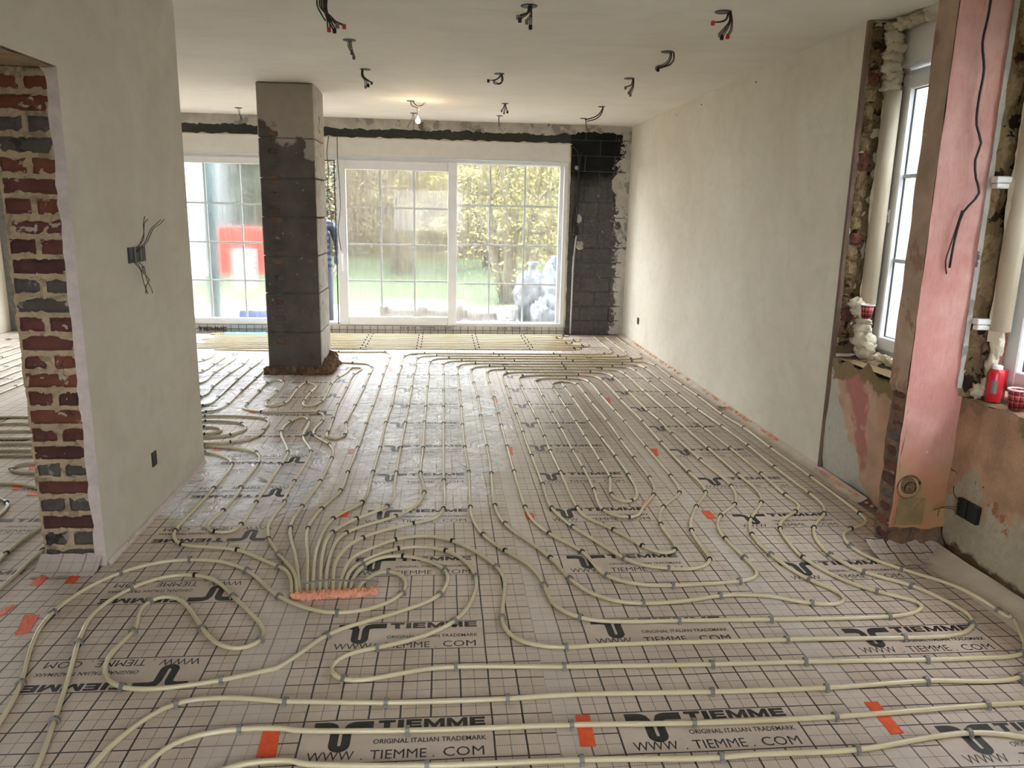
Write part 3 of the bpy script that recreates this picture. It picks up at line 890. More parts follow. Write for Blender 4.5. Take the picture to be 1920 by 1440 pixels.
# ------------------------------------------------------------------ side windows
def side_window(name, label, X, y0, y1, z0, z1, zb0, zb1, bars, cols, handle):
    w = empty(name, (X, (y0+y1)/2, z0))
    tag(w, label, 'window', kind='structure')
    def fr(wdt, xa, xb, y0, y1, z0, z1):
        q = MB()
        q.bbox(xa, y0, z0, xb, y0+wdt, z1, 0, .006); q.bbox(xa, y1-wdt, z0, xb, y1, z1, 0, .006)
        q.bbox(xa, y0+wdt, z1-wdt, xb, y1-wdt, z1, 0, .006); q.bbox(xa, y0+wdt, z0, xb, y1-wdt, z0+wdt, 0, .006)
        return q
    fr(.05, X+.012, X+.08, y0, y1, z0, z1).build('frame', M_UPVC, w)
    s = fr(.078, X-.012, X+.06, y0+.03, y1-.03, z0+.03, z1-.03).build('sash', M_UPVC, w)
    q = MB(); q.bbox(X-.03, y0-.02, zb0, X+.1, y1+.03, zb1, 0, .008); q.build('shutter_box', M_BOXW, w)
    gy0, gy1, gz0, gz1 = y0+.108, y1-.108, z0+.108, z1-.108
    g = MB()
    for (a0, a1, c0, c1) in ((gy0-.004, gy0+.004, gz0, gz1), (gy1-.004, gy1+.004, gz0, gz1), (gy0, gy1, gz0-.004, gz0+.004), (gy0, gy1, gz1-.004, gz1+.004)):
        g.box(X+.021, a0, c0, X+.030, a1, c1)
    g.build('gasket', M_UPVC_G, s)
    q = MB()
    for z in bars: q.box(X+.018, gy0, z-.011, X+.034, gy1, z+.011)
    for y in cols: q.box(X+.019, y-.011, gz0, X+.033, y+.011, gz1)
    q.build('glazing_bar', M_BAR, s)
    zs = [gz0]+list(bars)+[gz1]
    ys = [gy0]+list(cols)+[gy1]
    for j in range(len(zs)-1):
        for i in range(len(ys)-1):
            p = MB(); p.quad((X+.026, ys[i], zs[j]), (X+.026, ys[i], zs[j+1]), (X+.026, ys[i+1], zs[j+1]), (X+.026, ys[i+1], zs[j]))
            p.build('glass_pane', M_GLASS_C, s)
    if handle:
        h = MB(); hy, hz = handle
        h.bbox(X-.024, hy-.014, hz-.04, X-.012, hy+.014, hz+.04, 0, .004)
        h.tube(spline([(X-.02, hy, hz+.015), (X-.062, hy, hz+.015), (X-.072, hy+.01, hz), (X-.072, hy+.02, hz-.06), (X-.068, hy+.02, hz-.12)]), .0095, 8)
        h.build('handle', M_UPVC, s)
    return w
side_window('window_2', 'far side window with white frame, shutter box and handle', 2.69, 3.52, 4.565, .80, 2.455, 2.475, 2.705, (1.37, 1.86), (4.04,), (4.505, 1.63))
side_window('window_3', 'near side window cut by the right picture edge', 2.62, 1.7, 3.325, .835, 2.45, 2.465, 2.70, (1.37, 1.9), (2.24, 2.78), None)
PIPES = [
  ('cream heating pipe curving from the orange foam along the left wall foot and behind it', 'manifold', [(-0.632,3.034),(-0.669,3.21),(-0.733,3.312),(-0.834,3.389),(-0.967,3.503),(-1.155,3.545),(-1.257,3.561),(-1.312,3.645),(-1.34,3.744),(-1.335,3.833),(-1.316,4.354),(-1.324,4.79),(-1.377,4.907),(-1.442,4.968),(-1.568,5.047),(-2.1,5.0)]),
  ('cream heating pipe from the manifold that zigzags twice beside the left wall end', 'manifold', [(-0.611,3.033),(-0.639,3.189),(-0.763,3.439),(-0.854,3.626),(-0.889,3.815),(-0.869,4.125),(-0.875,4.126),(-0.879,4.461),(-0.872,4.708),(-0.875,5.046),(-0.991,5.398),(-1.016,5.819),(-1.089,5.966),(-1.161,5.8),(-1.17,5.529),(-1.025,5.034),(-1.019,4.768),(-1.022,4.515),(-1.023,4.121),(-1.027,3.814),(-1.047,3.707),(-1.144,3.706),(-1.193,3.775),(-1.197,3.84),(-1.167,4.009),(-1.165,4.359),(-1.17,4.361),(-1.167,4.786),(-1.189,4.946),(-1.233,5.039),(-1.419,5.138),(-1.61,5.19),(-2.3,5.25)]),
  ('cream heating pipe from the manifold winding round the foot of the dark column', 'manifold', [(-0.595,3.032),(-0.67,3.36),(-0.772,3.758),(-0.762,4.047),(-0.715,4.447),(-0.766,4.049),(-0.725,4.456),(-0.718,4.89),(-0.723,5.027),(-0.776,5.205),(-0.918,5.433),(-0.941,5.581),(-0.915,5.817),(-0.941,6.03),(-0.984,6.097),(-1.122,6.121),(-1.438,6.101),(-1.611,6.225),(-1.615,6.381),(-1.617,6.821),(-1.618,7.138),(-1.567,7.324),(-1.477,7.199),(-1.458,6.793),(-1.47,6.479),(-1.455,6.332),(-1.395,6.261),(-1.311,6.38),(-1.306,6.933),(-1.27,7.2),(-1.16,7.08),(-1.166,6.766),(-1.166,6.478),(-1.152,6.33),(-1.089,6.258),(-1.015,6.452),(-1.012,6.631),(-1.025,7.08),(-1.006,7.424),(-0.956,7.627),(-0.931,7.898)]),
  ('cream heating pipe, first straight run right of the column', 'manifold', [(-0.567,3.031),(-0.619,3.368),(-0.681,3.742),(-0.651,4.013),(-0.584,4.29),(-0.581,4.606),(-0.574,5.118),(-0.575,5.731),(-0.573,6.254),(-0.573,6.993),(-0.58,7.528),(-0.575,7.955),(-0.575,8.391),(-0.576,8.648),(-0.644,8.826),(-0.828,8.822),(-1.146,8.813),(-2.6,8.95)]),
  ('cream heating pipe, second straight run right of the column', 'manifold', [(-0.546,3.03),(-0.583,3.346),(-0.597,3.521),(-0.573,3.869),(-0.439,4.095),(-0.425,4.301),(-0.426,4.614),(-0.421,5.115),(-0.429,5.77),(-0.417,6.253),(-0.425,6.993),(-0.428,7.529),(-0.423,7.958),(-0.42,8.55),(-0.36,8.71),(-0.2,8.75),(0.6,8.75),(1.3,8.75),(1.9,8.75),(2.0,8.82),(2.03,9.0),(2.03,9.6),(2.03,10.05)]),
  ('cream heating pipe, third straight run right of the column', 'manifold', [(-0.515,3.028),(-0.555,3.397),(-0.553,3.686),(-0.448,3.865),(-0.297,4.029),(-0.27,4.23),(-0.273,4.227),(-0.282,4.597),(-0.282,5.112),(-0.279,5.768),(-0.278,6.252),(-0.276,6.993),(-0.283,7.53),(-0.269,7.96),(-0.274,8.4),(-0.22,8.56),(-0.06,8.6),(0.65,8.6),(1.35,8.6),(2.03,8.6),(2.14,8.67),(2.18,8.85),(2.18,9.45),(2.18,10.05)]),
  ('cream heating pipe, fourth straight run, bowed where it leaves the manifold', 'manifold', [(-0.492,3.027),(-0.519,3.374),(-0.483,3.683),(-0.245,3.884),(-0.143,4.024),(-0.099,4.241),(-0.121,4.447),(-0.133,4.593),(-0.128,5.108),(-0.133,5.786),(-0.132,6.251),(-0.134,6.994),(-0.13,7.532),(-0.13,8.2),(-0.08,8.4),(0.08,8.45),(0.7,8.45),(1.4,8.45),(2.15,8.45),(2.28,8.52),(2.33,8.7),(2.33,9.4),(2.33,10.05)]),
  ('cream heating pipe, fifth straight run, coming back along the right wall', 'manifold', [(-0.462,3.026),(-0.482,3.373),(-0.392,3.618),(-0.156,3.786),(-0.032,3.848),(0.011,3.989),(0.012,4.442),(0.011,4.602),(0.013,5.763),(0.014,6.25),(0.015,6.821),(0.017,7.533),(0.012,8.05),(0.06,8.25),(0.22,8.3),(0.8,8.3),(1.45,8.3),(2.12,8.3),(2.28,8.25),(2.325,8.05),(2.329,7.883),(2.314,7.43),(2.319,7.06),(2.327,6.622),(2.316,5.963),(2.342,5.587),(2.334,5.053),(2.332,4.439),(2.318,3.83),(2.304,3.721),(2.261,3.676),(2.156,3.627),(2.091,3.577),(2.046,3.503),(2.037,3.406),(2.055,3.291),(2.151,3.146),(2.277,3.01),(2.321,2.923),(2.337,2.756),(2.331,2.666),(2.36,2.72)]),
  ('cream heating pipe sweeping from the manifold into a long run toward the pink nib', 'manifold', [(-0.441,3.025),(-0.421,3.359),(-0.358,3.465),(-0.232,3.587),(-0.085,3.63),(0.054,3.563),(0.163,3.431),(0.253,3.266),(0.28,3.145),(0.242,2.816),(0.242,2.723),(0.278,2.642),(0.357,2.595),(0.469,2.576),(0.624,2.588),(1.331,2.584),(1.324,2.585),(1.807,2.573),(1.964,2.572),(2.089,2.595),(2.151,2.652),(2.191,2.714),(2.184,2.78),(2.102,2.99),(1.952,3.125),(1.883,3.321),(1.905,3.509),(1.962,3.648),(2.118,3.836),(2.174,3.97),(2.182,4.147),(2.178,4.637),(2.19,5.107),(2.183,5.63),(2.165,6.137),(2.169,6.706),(2.171,7.348),(2.175,7.9),(2.13,8.1),(1.98,8.15),(1.3,8.15),(0.7,8.15)]),
  ('cream heating pipe loop, outermost of the nested loops in the right half', 'spiral', [(0.75,8.15),(0.37,8.15),(0.21,8.1),(0.166,7.92),(0.161,7.534),(0.163,6.821),(0.162,6.249),(0.159,5.7),(0.159,5.118),(0.17,4.597),(0.158,4.004),(0.163,3.843),(0.207,3.63),(0.303,3.436),(0.403,3.28),(0.451,3.08),(0.452,2.989),(0.468,2.885),(0.559,2.783),(0.678,2.753),(0.956,2.747),(1.335,2.735),(1.333,2.735),(1.84,2.732),(1.952,2.751),(2.034,2.796),(2.043,2.839),(1.906,2.944),(1.821,3.042),(1.734,3.294),(1.742,3.455),(1.773,3.642),(1.831,3.748),(1.967,3.871),(2.032,3.959),(2.022,4.135),(2.033,4.502),(2.037,5.06),(2.027,5.572),(2.026,5.989),(2.03,6.64),(2.03,7.2),(2.03,7.75),(1.98,7.95),(1.83,8.0),(1.3,8.0),(0.85,8.0)]),
  ('cream heating pipe loop, second from outside in the right half', 'spiral', [(0.85,8.0),(0.51,8.0),(0.35,7.95),(0.303,7.78),(0.304,7.158),(0.318,6.575),(0.31,5.972),(0.314,5.131),(0.31,4.566),(0.295,4.02),(0.329,3.766),(0.515,3.349),(0.57,3.131),(0.635,2.998),(0.735,2.914),(0.845,2.891),(1.053,2.906),(1.193,2.943),(1.319,2.946),(1.457,2.912),(1.459,2.903),(1.569,2.854),(1.686,2.84),(1.73,2.881),(1.74,2.943),(1.655,3.069),(1.591,3.334),(1.592,3.572),(1.628,3.688),(1.672,3.782),(1.83,4.013),(1.878,4.157),(1.879,4.493),(1.878,5.047),(1.878,5.9),(1.878,6.8),(1.878,7.6),(1.83,7.8),(1.68,7.85),(1.3,7.85),(0.95,7.85)]),
  ('cream heating pipe loop, third from outside in the right half', 'spiral', [(0.95,7.85),(0.66,7.85),(0.5,7.8),(0.458,7.62),(0.452,7.159),(0.461,6.574),(0.46,6.015),(0.456,5.684),(0.456,5.128),(0.455,4.602),(0.462,3.993),(0.475,3.842),(0.544,3.628),(0.68,3.408),(0.738,3.152),(0.866,3.06),(1.02,3.043),(1.196,3.053),(1.33,3.066),(1.419,3.091),(1.452,3.149),(1.448,3.307),(1.436,3.529),(1.449,3.682),(1.519,3.83),(1.568,3.886),(1.665,3.988),(1.716,4.106),(1.756,4.29),(1.733,4.797),(1.723,5.429),(1.736,5.803),(1.719,6.084),(1.73,6.8),(1.73,7.45),(1.68,7.65),(1.53,7.7),(1.3,7.7),(1.0,7.7)]),
  ('cream heating pipe loop, fourth from outside in the right half', 'spiral', [(1.0,7.7),(0.81,7.7),(0.65,7.65),(0.604,7.48),(0.604,6.995),(0.597,6.521),(0.604,6.004),(0.604,5.487),(0.603,4.917),(0.607,4.352),(0.607,3.981),(0.68,3.713),(0.767,3.533),(0.865,3.322),(0.937,3.245),(1.041,3.209),(1.141,3.194),(1.213,3.211),(1.28,3.293),(1.279,3.404),(1.293,3.636),(1.318,3.727),(1.429,3.966),(1.562,4.184),(1.582,4.321),(1.574,4.543),(1.578,5.206),(1.588,5.762),(1.58,6.5),(1.58,7.3),(1.53,7.5),(1.38,7.55),(1.1,7.55)]),
  ('cream heating pipe loop, fifth from outside in the right half', 'spiral', [(1.1,7.55),(0.96,7.55),(0.8,7.5),(0.752,7.33),(0.746,7.025),(0.748,6.402),(0.756,5.85),(0.75,5.365),(0.745,5.024),(0.748,4.58),(0.752,3.976),(0.768,3.845),(0.888,3.665),(0.984,3.464),(1.025,3.393),(1.094,3.356),(1.145,3.41),(1.158,3.468),(1.153,3.72),(1.199,3.886),(1.241,3.973),(1.314,4.063),(1.406,4.19),(1.434,4.479),(1.438,5.09),(1.444,5.785),(1.44,6.096),(1.434,6.663),(1.435,7.2),(1.39,7.36),(1.24,7.4),(1.15,7.4)]),
  ('cream heating pipe hairpin around the innermost one in the middle of the floor', 'spiral', [(1.15,7.4),(1.08,7.4),(0.95,7.36),(0.905,7.22),(0.906,7.044),(0.899,6.599),(0.902,6.055),(0.906,5.589),(0.903,5.02),(0.909,4.659),(0.902,4.257),(0.886,3.942),(0.924,3.853),(1.019,3.81),(1.093,3.887),(1.112,3.948),(1.236,4.152),(1.276,4.281),(1.293,4.457),(1.293,4.853),(1.296,5.265),(1.308,5.787),(1.298,6.379),(1.299,6.724),(1.295,7.1),(1.26,7.22),(1.18,7.25)]),
  ('cream heating pipe of the innermost hairpin in the middle of the floor', 'spiral', [(1.18,7.25),(1.09,7.22),(1.05,7.1),(1.044,6.948),(1.044,6.599),(1.046,6.194),(1.051,5.77),(1.051,5.371),(1.048,4.785),(1.045,4.465),(0.986,4.184),(0.993,4.093),(1.036,4.047),(1.083,4.056),(1.141,4.156),(1.159,4.261),(1.172,4.514),(1.175,4.887),(1.167,5.321),(1.158,5.768),(1.16,6.588),(1.156,6.966),(1.151,7.149)]),
  ('cream heating pipe looping wide round a logo, then running right across the foreground', 'manifold', [(-0.413,3.032),(-0.416,3.198),(-0.373,3.336),(-0.216,3.482),(-0.078,3.498),(0.024,3.448),(0.107,3.335),(0.156,3.17),(0.146,3.04),(0.111,2.903),(0.052,2.786),(-0.072,2.682),(-0.237,2.614),(-0.347,2.58),(-0.396,2.513),(-0.388,2.457),(-0.341,2.413),(-0.272,2.409),(-0.164,2.438),(-0.053,2.468),(0.054,2.475),(0.435,2.453),(0.988,2.437),(1.333,2.434),(1.8,2.421),(2.037,2.421),(2.198,2.435),(2.35,2.68)]),
  ('cream heating pipe snaking from the manifold to the lower left corner in two loops', 'manifold', [(-0.393,3.04),(-0.39,3.158),(-0.36,3.294),(-0.295,3.386),(-0.184,3.402),(-0.06,3.343),(0.023,3.236),(0.026,3.119),(-0.004,3.012),(-0.054,2.954),(-0.182,2.869),(-0.439,2.716),(-0.525,2.571),(-0.587,2.493),(-0.584,2.499),(-0.76,2.437),(-0.984,2.399),(-1.079,2.41),(-1.144,2.459),(-1.19,2.545),(-1.2,2.648),(-1.167,2.784),(-1.21,2.923),(-1.207,3.02),(-1.157,3.06),(-1.094,3.04),(-1.02,2.945),(-0.924,2.793),(-0.848,2.682),(-0.777,2.631),(-0.714,2.641),(-0.674,2.686),(-0.679,2.758),(-0.745,2.867),(-0.87,3.037),(-0.981,3.187),(-1.084,3.249),(-1.216,3.236),(-1.32,3.13),(-1.382,2.939),(-1.346,2.709),(-1.287,2.514),(-1.216,2.251),(-1.169,2.066),(-1.156,1.984)]),
  ('cream heating pipe circling under the orange foam and sweeping wide past the brick jamb', 'manifold', [(-0.368,3.039),(-0.351,3.119),(-0.308,3.212),(-0.24,3.258),(-0.174,3.206),(-0.148,3.109),(-0.165,3.028),(-0.258,2.922),(-0.418,2.874),(-0.548,2.921),(-0.681,3.028),(-0.754,3.12),(-0.867,3.278),(-1.002,3.375),(-1.157,3.403),(-1.272,3.388),(-1.421,3.284),(-1.503,3.139),(-1.546,2.94),(-1.52,2.746),(-1.423,2.464),(-1.395,2.353),(-1.367,2.166)]),
  ('cream heating pipe crossing the foreground, third from the bottom edge', 'foreground', [(-1.011,1.998),(-1.007,2.047),(-0.968,2.187),(-0.875,2.322),(-0.797,2.338),(-0.668,2.336),(-0.512,2.305),(-0.513,2.306),(-0.181,2.28),(0.218,2.278),(0.426,2.288),(0.93,2.275),(1.337,2.274),(1.717,2.294),(2.072,2.291),(2.32,2.5)]),
  ('cream heating pipe crossing the foreground over two orange tapes, second from the bottom edge', 'foreground', [(-0.873,1.981),(-0.815,2.122),(-0.715,2.162),(-0.628,2.176),(-0.473,2.166),(-0.476,2.162),(-0.109,2.135),(0.417,2.131),(0.808,2.116),(1.285,2.119),(1.842,2.149),(2.059,2.153)]),
  ('cream heating pipe lowest in the foreground, rising at its right end', 'foreground', [(-0.676,1.969),(-0.604,2.013),(-0.428,2.019),(-0.424,2.01),(-0.043,1.974),(0.417,1.97),(0.835,1.952),(0.923,1.96),(1.273,1.96),(1.527,2.0),(1.672,2.016),(1.77,2.01),(1.874,1.969)]),
  ('cream heating pipe making a narrow hairpin right beside the column base', 'column', [(-0.938,7.898),(-0.824,7.9),(-0.872,7.559),(-0.867,6.934),(-0.864,6.328),(-0.846,5.899),(-0.831,5.523),(-0.828,5.395),(-0.748,5.323),(-0.694,5.447),(-0.731,5.754),(-0.722,6.303),(-0.714,6.992),(-0.714,7.56),(-0.714,7.879),(-0.785,8.105),(-0.944,8.141),(-1.6,8.45)]),
  ('cream heating pipe, outermost slanting run seen past the wall end', 'column', [(-2.512,8.689),(-2.516,8.311),(-3.3,7.0)]),
  ('cream heating pipe, second slanting run seen past the wall end', 'column', [(-2.349,8.478),(-2.353,8.041),(-2.373,7.68),(-3.1,6.2)]),
  ('cream heating pipe, third slanting run seen past the wall end', 'column', [(-2.217,8.398),(-2.233,7.613),(-2.221,7.166),(-2.9,5.9)]),
  ('cream heating pipe, fourth slanting run seen past the wall end', 'column', [(-2.075,8.36),(-2.057,8.046),(-2.079,7.615),(-2.071,6.99),(-2.053,6.634),(-2.75,5.8)]),
  ('cream heating pipe, fifth slanting run left of the column, bending left at its near end', 'column', [(-1.919,8.323),(-1.934,7.826),(-1.931,7.321),(-1.909,6.582),(-1.915,6.359),(-1.947,6.312),(-2.7,6.15)]),
  ('cream heating pipe, slanting run nearest the column on its left side', 'column', [(-1.787,8.05),(-1.777,7.386),(-1.776,6.849),(-1.768,6.358),(-1.801,6.149),(-1.865,6.105),(-2.6,5.95)]),
  ('cream heating pipe of the largest hairpin poking out behind the left wall end', 'column', [(-2.6,5.83),(-1.827,5.975),(-1.613,5.972),(-1.362,5.906),(-1.304,5.782),(-1.304,5.683),(-1.304,5.568),(-1.299,5.458),(-1.318,5.387),(-1.462,5.27),(-1.624,5.24),(-2.5,5.3)]),
  ('cream heating pipe of the middle hairpin poking out behind the left wall end', 'column', [(-2.6,5.7),(-1.785,5.829),(-1.706,5.828),(-1.503,5.765),(-1.439,5.627),(-1.451,5.552),(-1.508,5.444),(-1.669,5.394),(-2.5,5.45)]),
  ('cream heating pipe of the smallest hairpin poking out behind the left wall end', 'column', [(-2.6,5.6),(-1.749,5.67),(-1.627,5.63),(-1.602,5.584),(-1.604,5.547),(-1.689,5.465),(-2.5,5.52)]),
  ('cream heating pipe in the left room, first crosswise run from the far end', 'left room', [(-3.403,5.957),(-3.215,5.963),(-3.068,5.97),(-2.996,5.978)]),
  ('cream heating pipe in the left room, second crosswise run from the far end', 'left room', [(-3.301,5.766),(-3.117,5.772),(-2.975,5.778),(-2.905,5.785)]),
  ('cream heating pipe in the left room, third crosswise run from the far end', 'left room', [(-3.194,5.568),(-3.016,5.573),(-2.878,5.578),(-2.81,5.584)]),
  ('cream heating pipe in the left room, fourth crosswise run from the far end', 'left room', [(-3.093,5.382),(-2.921,5.386),(-2.787,5.391),(-2.721,5.396)]),
  ('cream heating pipe in the left room, fifth crosswise run from the far end', 'left room', [(-3.027,5.259),(-2.858,5.262),(-2.726,5.266),(-2.662,5.272)]),
  ('cream heating pipe in the left room, sixth crosswise run from the far end', 'left room', [(-2.945,5.108),(-2.781,5.111),(-2.653,5.114),(-2.59,5.119)]),
  ('cream heating pipe in the left room, seventh crosswise run from the far end', 'left room', [(-2.885,4.996),(-2.724,4.998),(-2.598,5.001),(-2.536,5.006)]),
  ('cream heating pipe in the left room with a tight bend beside two orange tapes', 'left room', [(-2.361,4.635),(-2.419,4.65),(-2.573,4.668),(-2.636,4.725),(-2.647,4.796),(-2.571,4.838),(-2.469,4.864)]),
  ('cream heating pipe in the left room bowing beneath an orange tape', 'left room', [(-2.603,4.473),(-2.547,4.459),(-2.47,4.469),(-2.362,4.416),(-2.232,4.363)]),
  ('cream heating pipe in the left room turning back at the left picture edge', 'left room', [(-2.526,4.302),(-2.425,4.229),(-2.356,4.171),(-2.308,4.094),(-2.298,3.99),(-2.292,3.871)]),
  ('cream heating pipe in the left room slanting to the jamb, upper of two', 'left room', [(-2.0,3.302),(-2.008,3.442),(-2.016,3.506),(-2.021,3.675),(-2.003,3.859),(-1.988,3.965)]),
  ('cream heating pipe in the left room slanting to the jamb, lower of two', 'left room', [(-1.865,3.054),(-1.857,3.156),(-1.862,3.324),(-1.869,3.532),(-1.863,3.633)]),
  ('cream heating pipe, first lengthwise run from the far left wall', 'left room', [(-5.0,5.75),(-4.95,7.0),(-4.95,8.4),(-4.95,9.2)]),
  ('cream heating pipe, second lengthwise run from the far left wall', 'left room', [(-4.83,5.75),(-4.78,7.0),(-4.78,8.4),(-4.78,9.299999999999999)]),
  ('cream heating pipe, third lengthwise run from the far left wall', 'left room', [(-4.66,5.75),(-4.61,7.0),(-4.61,8.4),(-4.61,9.399999999999999)]),
  ('cream heating pipe, fourth lengthwise run from the far left wall', 'left room', [(-4.49,5.75),(-4.44,7.0),(-4.44,8.4),(-4.44,9.5)]),
  ('cream heating pipe, fifth lengthwise run from the far left wall', 'left room', [(-4.32,5.75),(-4.2700000000000005,7.0),(-4.2700000000000005,8.4),(-4.2700000000000005,9.6)]),
  ('cream heating pipe, sixth lengthwise run from the far left wall', 'left room', [(-4.1499999999999995,5.75),(-4.1,7.0),(-4.1,8.4),(-4.1,9.7)]),
  ('cream heating pipe, seventh lengthwise run from the far left wall', 'left room', [(-3.98,5.75),(-3.93,7.0),(-3.93,8.4),(-3.93,9.799999999999999)]),
  ('cream heating pipe, eighth lengthwise run from the far left wall', 'left room', [(-3.8099999999999996,5.75),(-3.76,7.0),(-3.76,8.4),(-3.76,9.899999999999999)]),
  ('pale strip pipe lying against the near side wall foot', 'foreground', [(2.415,3.083),(2.423,2.946),(2.434,2.836),(2.435,2.721),(2.42,2.6)]),
  ('cream heating pipe hairpin lying crosswise before the glass doors, first from the doors', 'far rows', [(-2.95,10.15),(-1.6,10.15),(-0.9,10.15),(-0.25,10.15),(0.45,10.15),(1.1,10.15),(1.6199999999999999,10.15),(1.72,10.1),(1.6199999999999999,10.05),(1.05,10.05),(0.4,10.05),(-0.3,10.05),(-0.95,10.05),(-1.7,10.05),(-2.95,10.05)]),
  ('cream heating pipe hairpin lying crosswise before the glass doors, second from the doors', 'far rows', [(-2.85,9.950000000000001),(-1.6,9.950000000000001),(-0.9,9.950000000000001),(-0.25,9.950000000000001),(0.45,9.950000000000001),(1.1,9.950000000000001),(1.5,9.950000000000001),(1.6,9.9),(1.5,9.850000000000001),(1.05,9.850000000000001),(0.4,9.850000000000001),(-0.3,9.850000000000001),(-0.95,9.850000000000001),(-1.7,9.850000000000001),(-2.85,9.850000000000001)]),
  ('cream heating pipe hairpin lying crosswise before the glass doors, third from the doors', 'far rows', [(-2.95,9.75),(-1.6,9.75),(-0.9,9.75),(-0.25,9.75),(0.45,9.75),(1.1,9.75),(1.7,9.75),(1.8,9.7),(1.7,9.65),(1.05,9.65),(0.4,9.65),(-0.3,9.65),(-0.95,9.65),(-1.7,9.65),(-2.95,9.65)]),
  ('cream heating pipe hairpin lying crosswise before the glass doors, fourth from the doors', 'far rows', [(-2.85,9.55),(-1.6,9.55),(-0.9,9.55),(-0.25,9.55),(0.45,9.55),(1.1,9.55),(1.5599999999999998,9.55),(1.66,9.5),(1.5599999999999998,9.450000000000001),(1.05,9.450000000000001),(0.4,9.450000000000001),(-0.3,9.450000000000001),(-0.95,9.450000000000001),(-1.7,9.450000000000001),(-2.85,9.450000000000001)]),
  ('cream heating pipe hairpin lying crosswise before the glass doors, fifth from the doors', 'far rows', [(-2.95,9.35),(-1.6,9.35),(-0.9,9.35),(-0.25,9.35),(0.45,9.35),(1.1,9.35),(1.74,9.35),(1.84,9.299999999999999),(1.74,9.25),(1.05,9.25),(0.4,9.25),(-0.3,9.25),(-0.95,9.25),(-1.7,9.25),(-2.95,9.25)]),
  ('cream heating pipe hairpin lying crosswise before the glass doors, sixth from the doors', 'far rows', [(-2.85,9.15),(-1.6,9.15),(-0.9,9.15),(-0.25,9.15),(0.45,9.15),(1.1,9.15),(1.5999999999999999,9.15),(1.7,9.1),(1.5999999999999999,9.05),(1.05,9.05),(0.4,9.05),(-0.3,9.05),(-0.95,9.05),(-1.7,9.05),(-2.85,9.05)])]
TAPES = [
  ('orange tape strip lying across the seam at the bottom left, near the lowest pipe', [(-0.557,2.17),(-0.504,2.166),(-0.492,2.047),(-0.551,2.051)]),
  ('orange tape strip crossed by a pipe, in the middle of the foreground seam', [(0.437,2.191),(0.484,2.188),(0.474,2.036),(0.426,2.039)]),
  ('long slanting orange tape strip at the lower right under a pipe', [(1.432,2.199),(1.48,2.199),(1.476,2.037),(1.431,2.032)]),
  ('orange tape strip beside the foot of the brick jamb, left of its pair', [(-1.761,3.302),(-1.72,3.29),(-1.716,3.195),(-1.761,3.197)]),
  ('orange tape strip beside the foot of the brick jamb, right of its pair', [(-1.633,3.317),(-1.589,3.315),(-1.58,3.213),(-1.625,3.215)]),
  ('large orange tape strip on the left seam next to a wide pipe bend', [(-1.654,2.945),(-1.594,2.941),(-1.568,2.808),(-1.611,2.788)]),
  ('orange tape strip cut by the left picture edge', [(-1.76,3.01),(-1.725,3.03),(-1.732,2.949),(-1.762,2.93)]),
  ('small orange tape under the third manifold pipe by the shiny film', [(-0.539,3.976),(-0.499,4.005),(-0.5,3.915),(-0.543,3.902)]),
  ('small orange tape wrapped by a pipe clip in the middle of the floor', [(0.451,3.931),(0.5,3.922),(0.498,3.832),(0.455,3.833)]),
  ('bright orange tape flat on the sheet between two right pipe loops', [(1.44,3.917),(1.488,3.915),(1.492,3.808),(1.443,3.802)]),
  ('faded orange tape beside the innermost hairpin end', [(1.14,4.074),(1.202,4.072),(1.162,3.991),(1.122,3.993)]),
  ('orange tape under a straight pipe run, mid floor', [(0.446,5.14),(0.491,5.139),(0.482,4.957),(0.456,4.958)]),
  ('orange tape beside a straight pipe run on the right half', [(1.456,5.08),(1.513,5.078),(1.481,4.92),(1.444,4.909)]),
  ('orange tape under a pipe run, farther back in the middle', [(0.448,6.643),(0.481,6.642),(0.485,6.426),(0.448,6.426)]),
  ('orange tape between right pipe runs, farther back', [(1.462,6.599),(1.501,6.598),(1.481,6.439),(1.452,6.439)]),
  ('pale orange tape under the wrinkled film by a pipe', [(-0.629,5.103),(-0.598,5.114),(-0.591,5.018),(-0.628,5.008)]),
  ('orange tape on the pipe behind the left wall end', [(-1.554,6.17),(-1.503,6.169),(-1.484,6.085),(-1.521,6.085)]),
  ('orange tape just at the left wall end', [(-1.54,5.136),(-1.493,5.147),(-1.487,5.099),(-1.519,5.088)]),
  ('tiny orange tape far back beside a straight run', [(-0.55,7.929),(-0.522,7.929),(-0.5,7.737),(-0.526,7.737)]),
  ('tiny orange tape on the film right of the column', [(-0.55,6.606),(-0.522,6.606),(-0.51,6.508),(-0.537,6.508)]),
  ('tiny orange tape before the column foot', [(-1.541,7.419),(-1.506,7.42),(-1.477,7.299),(-1.507,7.299)]),
  ('tiny orange tape far back near the window, middle', [(0.45,9.076),(0.507,9.078),(0.5,8.933),(0.449,8.931)]),
  ('tiny orange tape far back near the window, right', [(1.437,9.03),(1.483,9.031),(1.472,8.922),(1.427,8.921)]),
  ('tiny orange tape where the crosswise pipes begin', [(1.451,7.759),(1.496,7.759),(1.482,7.623),(1.438,7.623)]),
  ('tiny orange tape on the far sheet left of the column', [(-2.573,8.991),(-2.535,9.027),(-2.491,8.819),(-2.528,8.784)]),
  ('orange tape in the left room at the tight pipe bend', [(-2.561,4.805),(-2.491,4.803),(-2.461,4.741),(-2.525,4.733)]),
  ('orange tape in the left room under the bowed pipe', [(-2.481,4.466),(-2.421,4.464),(-2.392,4.384),(-2.448,4.385)]),
  ('orange tape in the left room touching the brick jamb', [(-2.34,4.347),(-2.244,4.327),(-2.219,4.276),(-2.316,4.287)])]
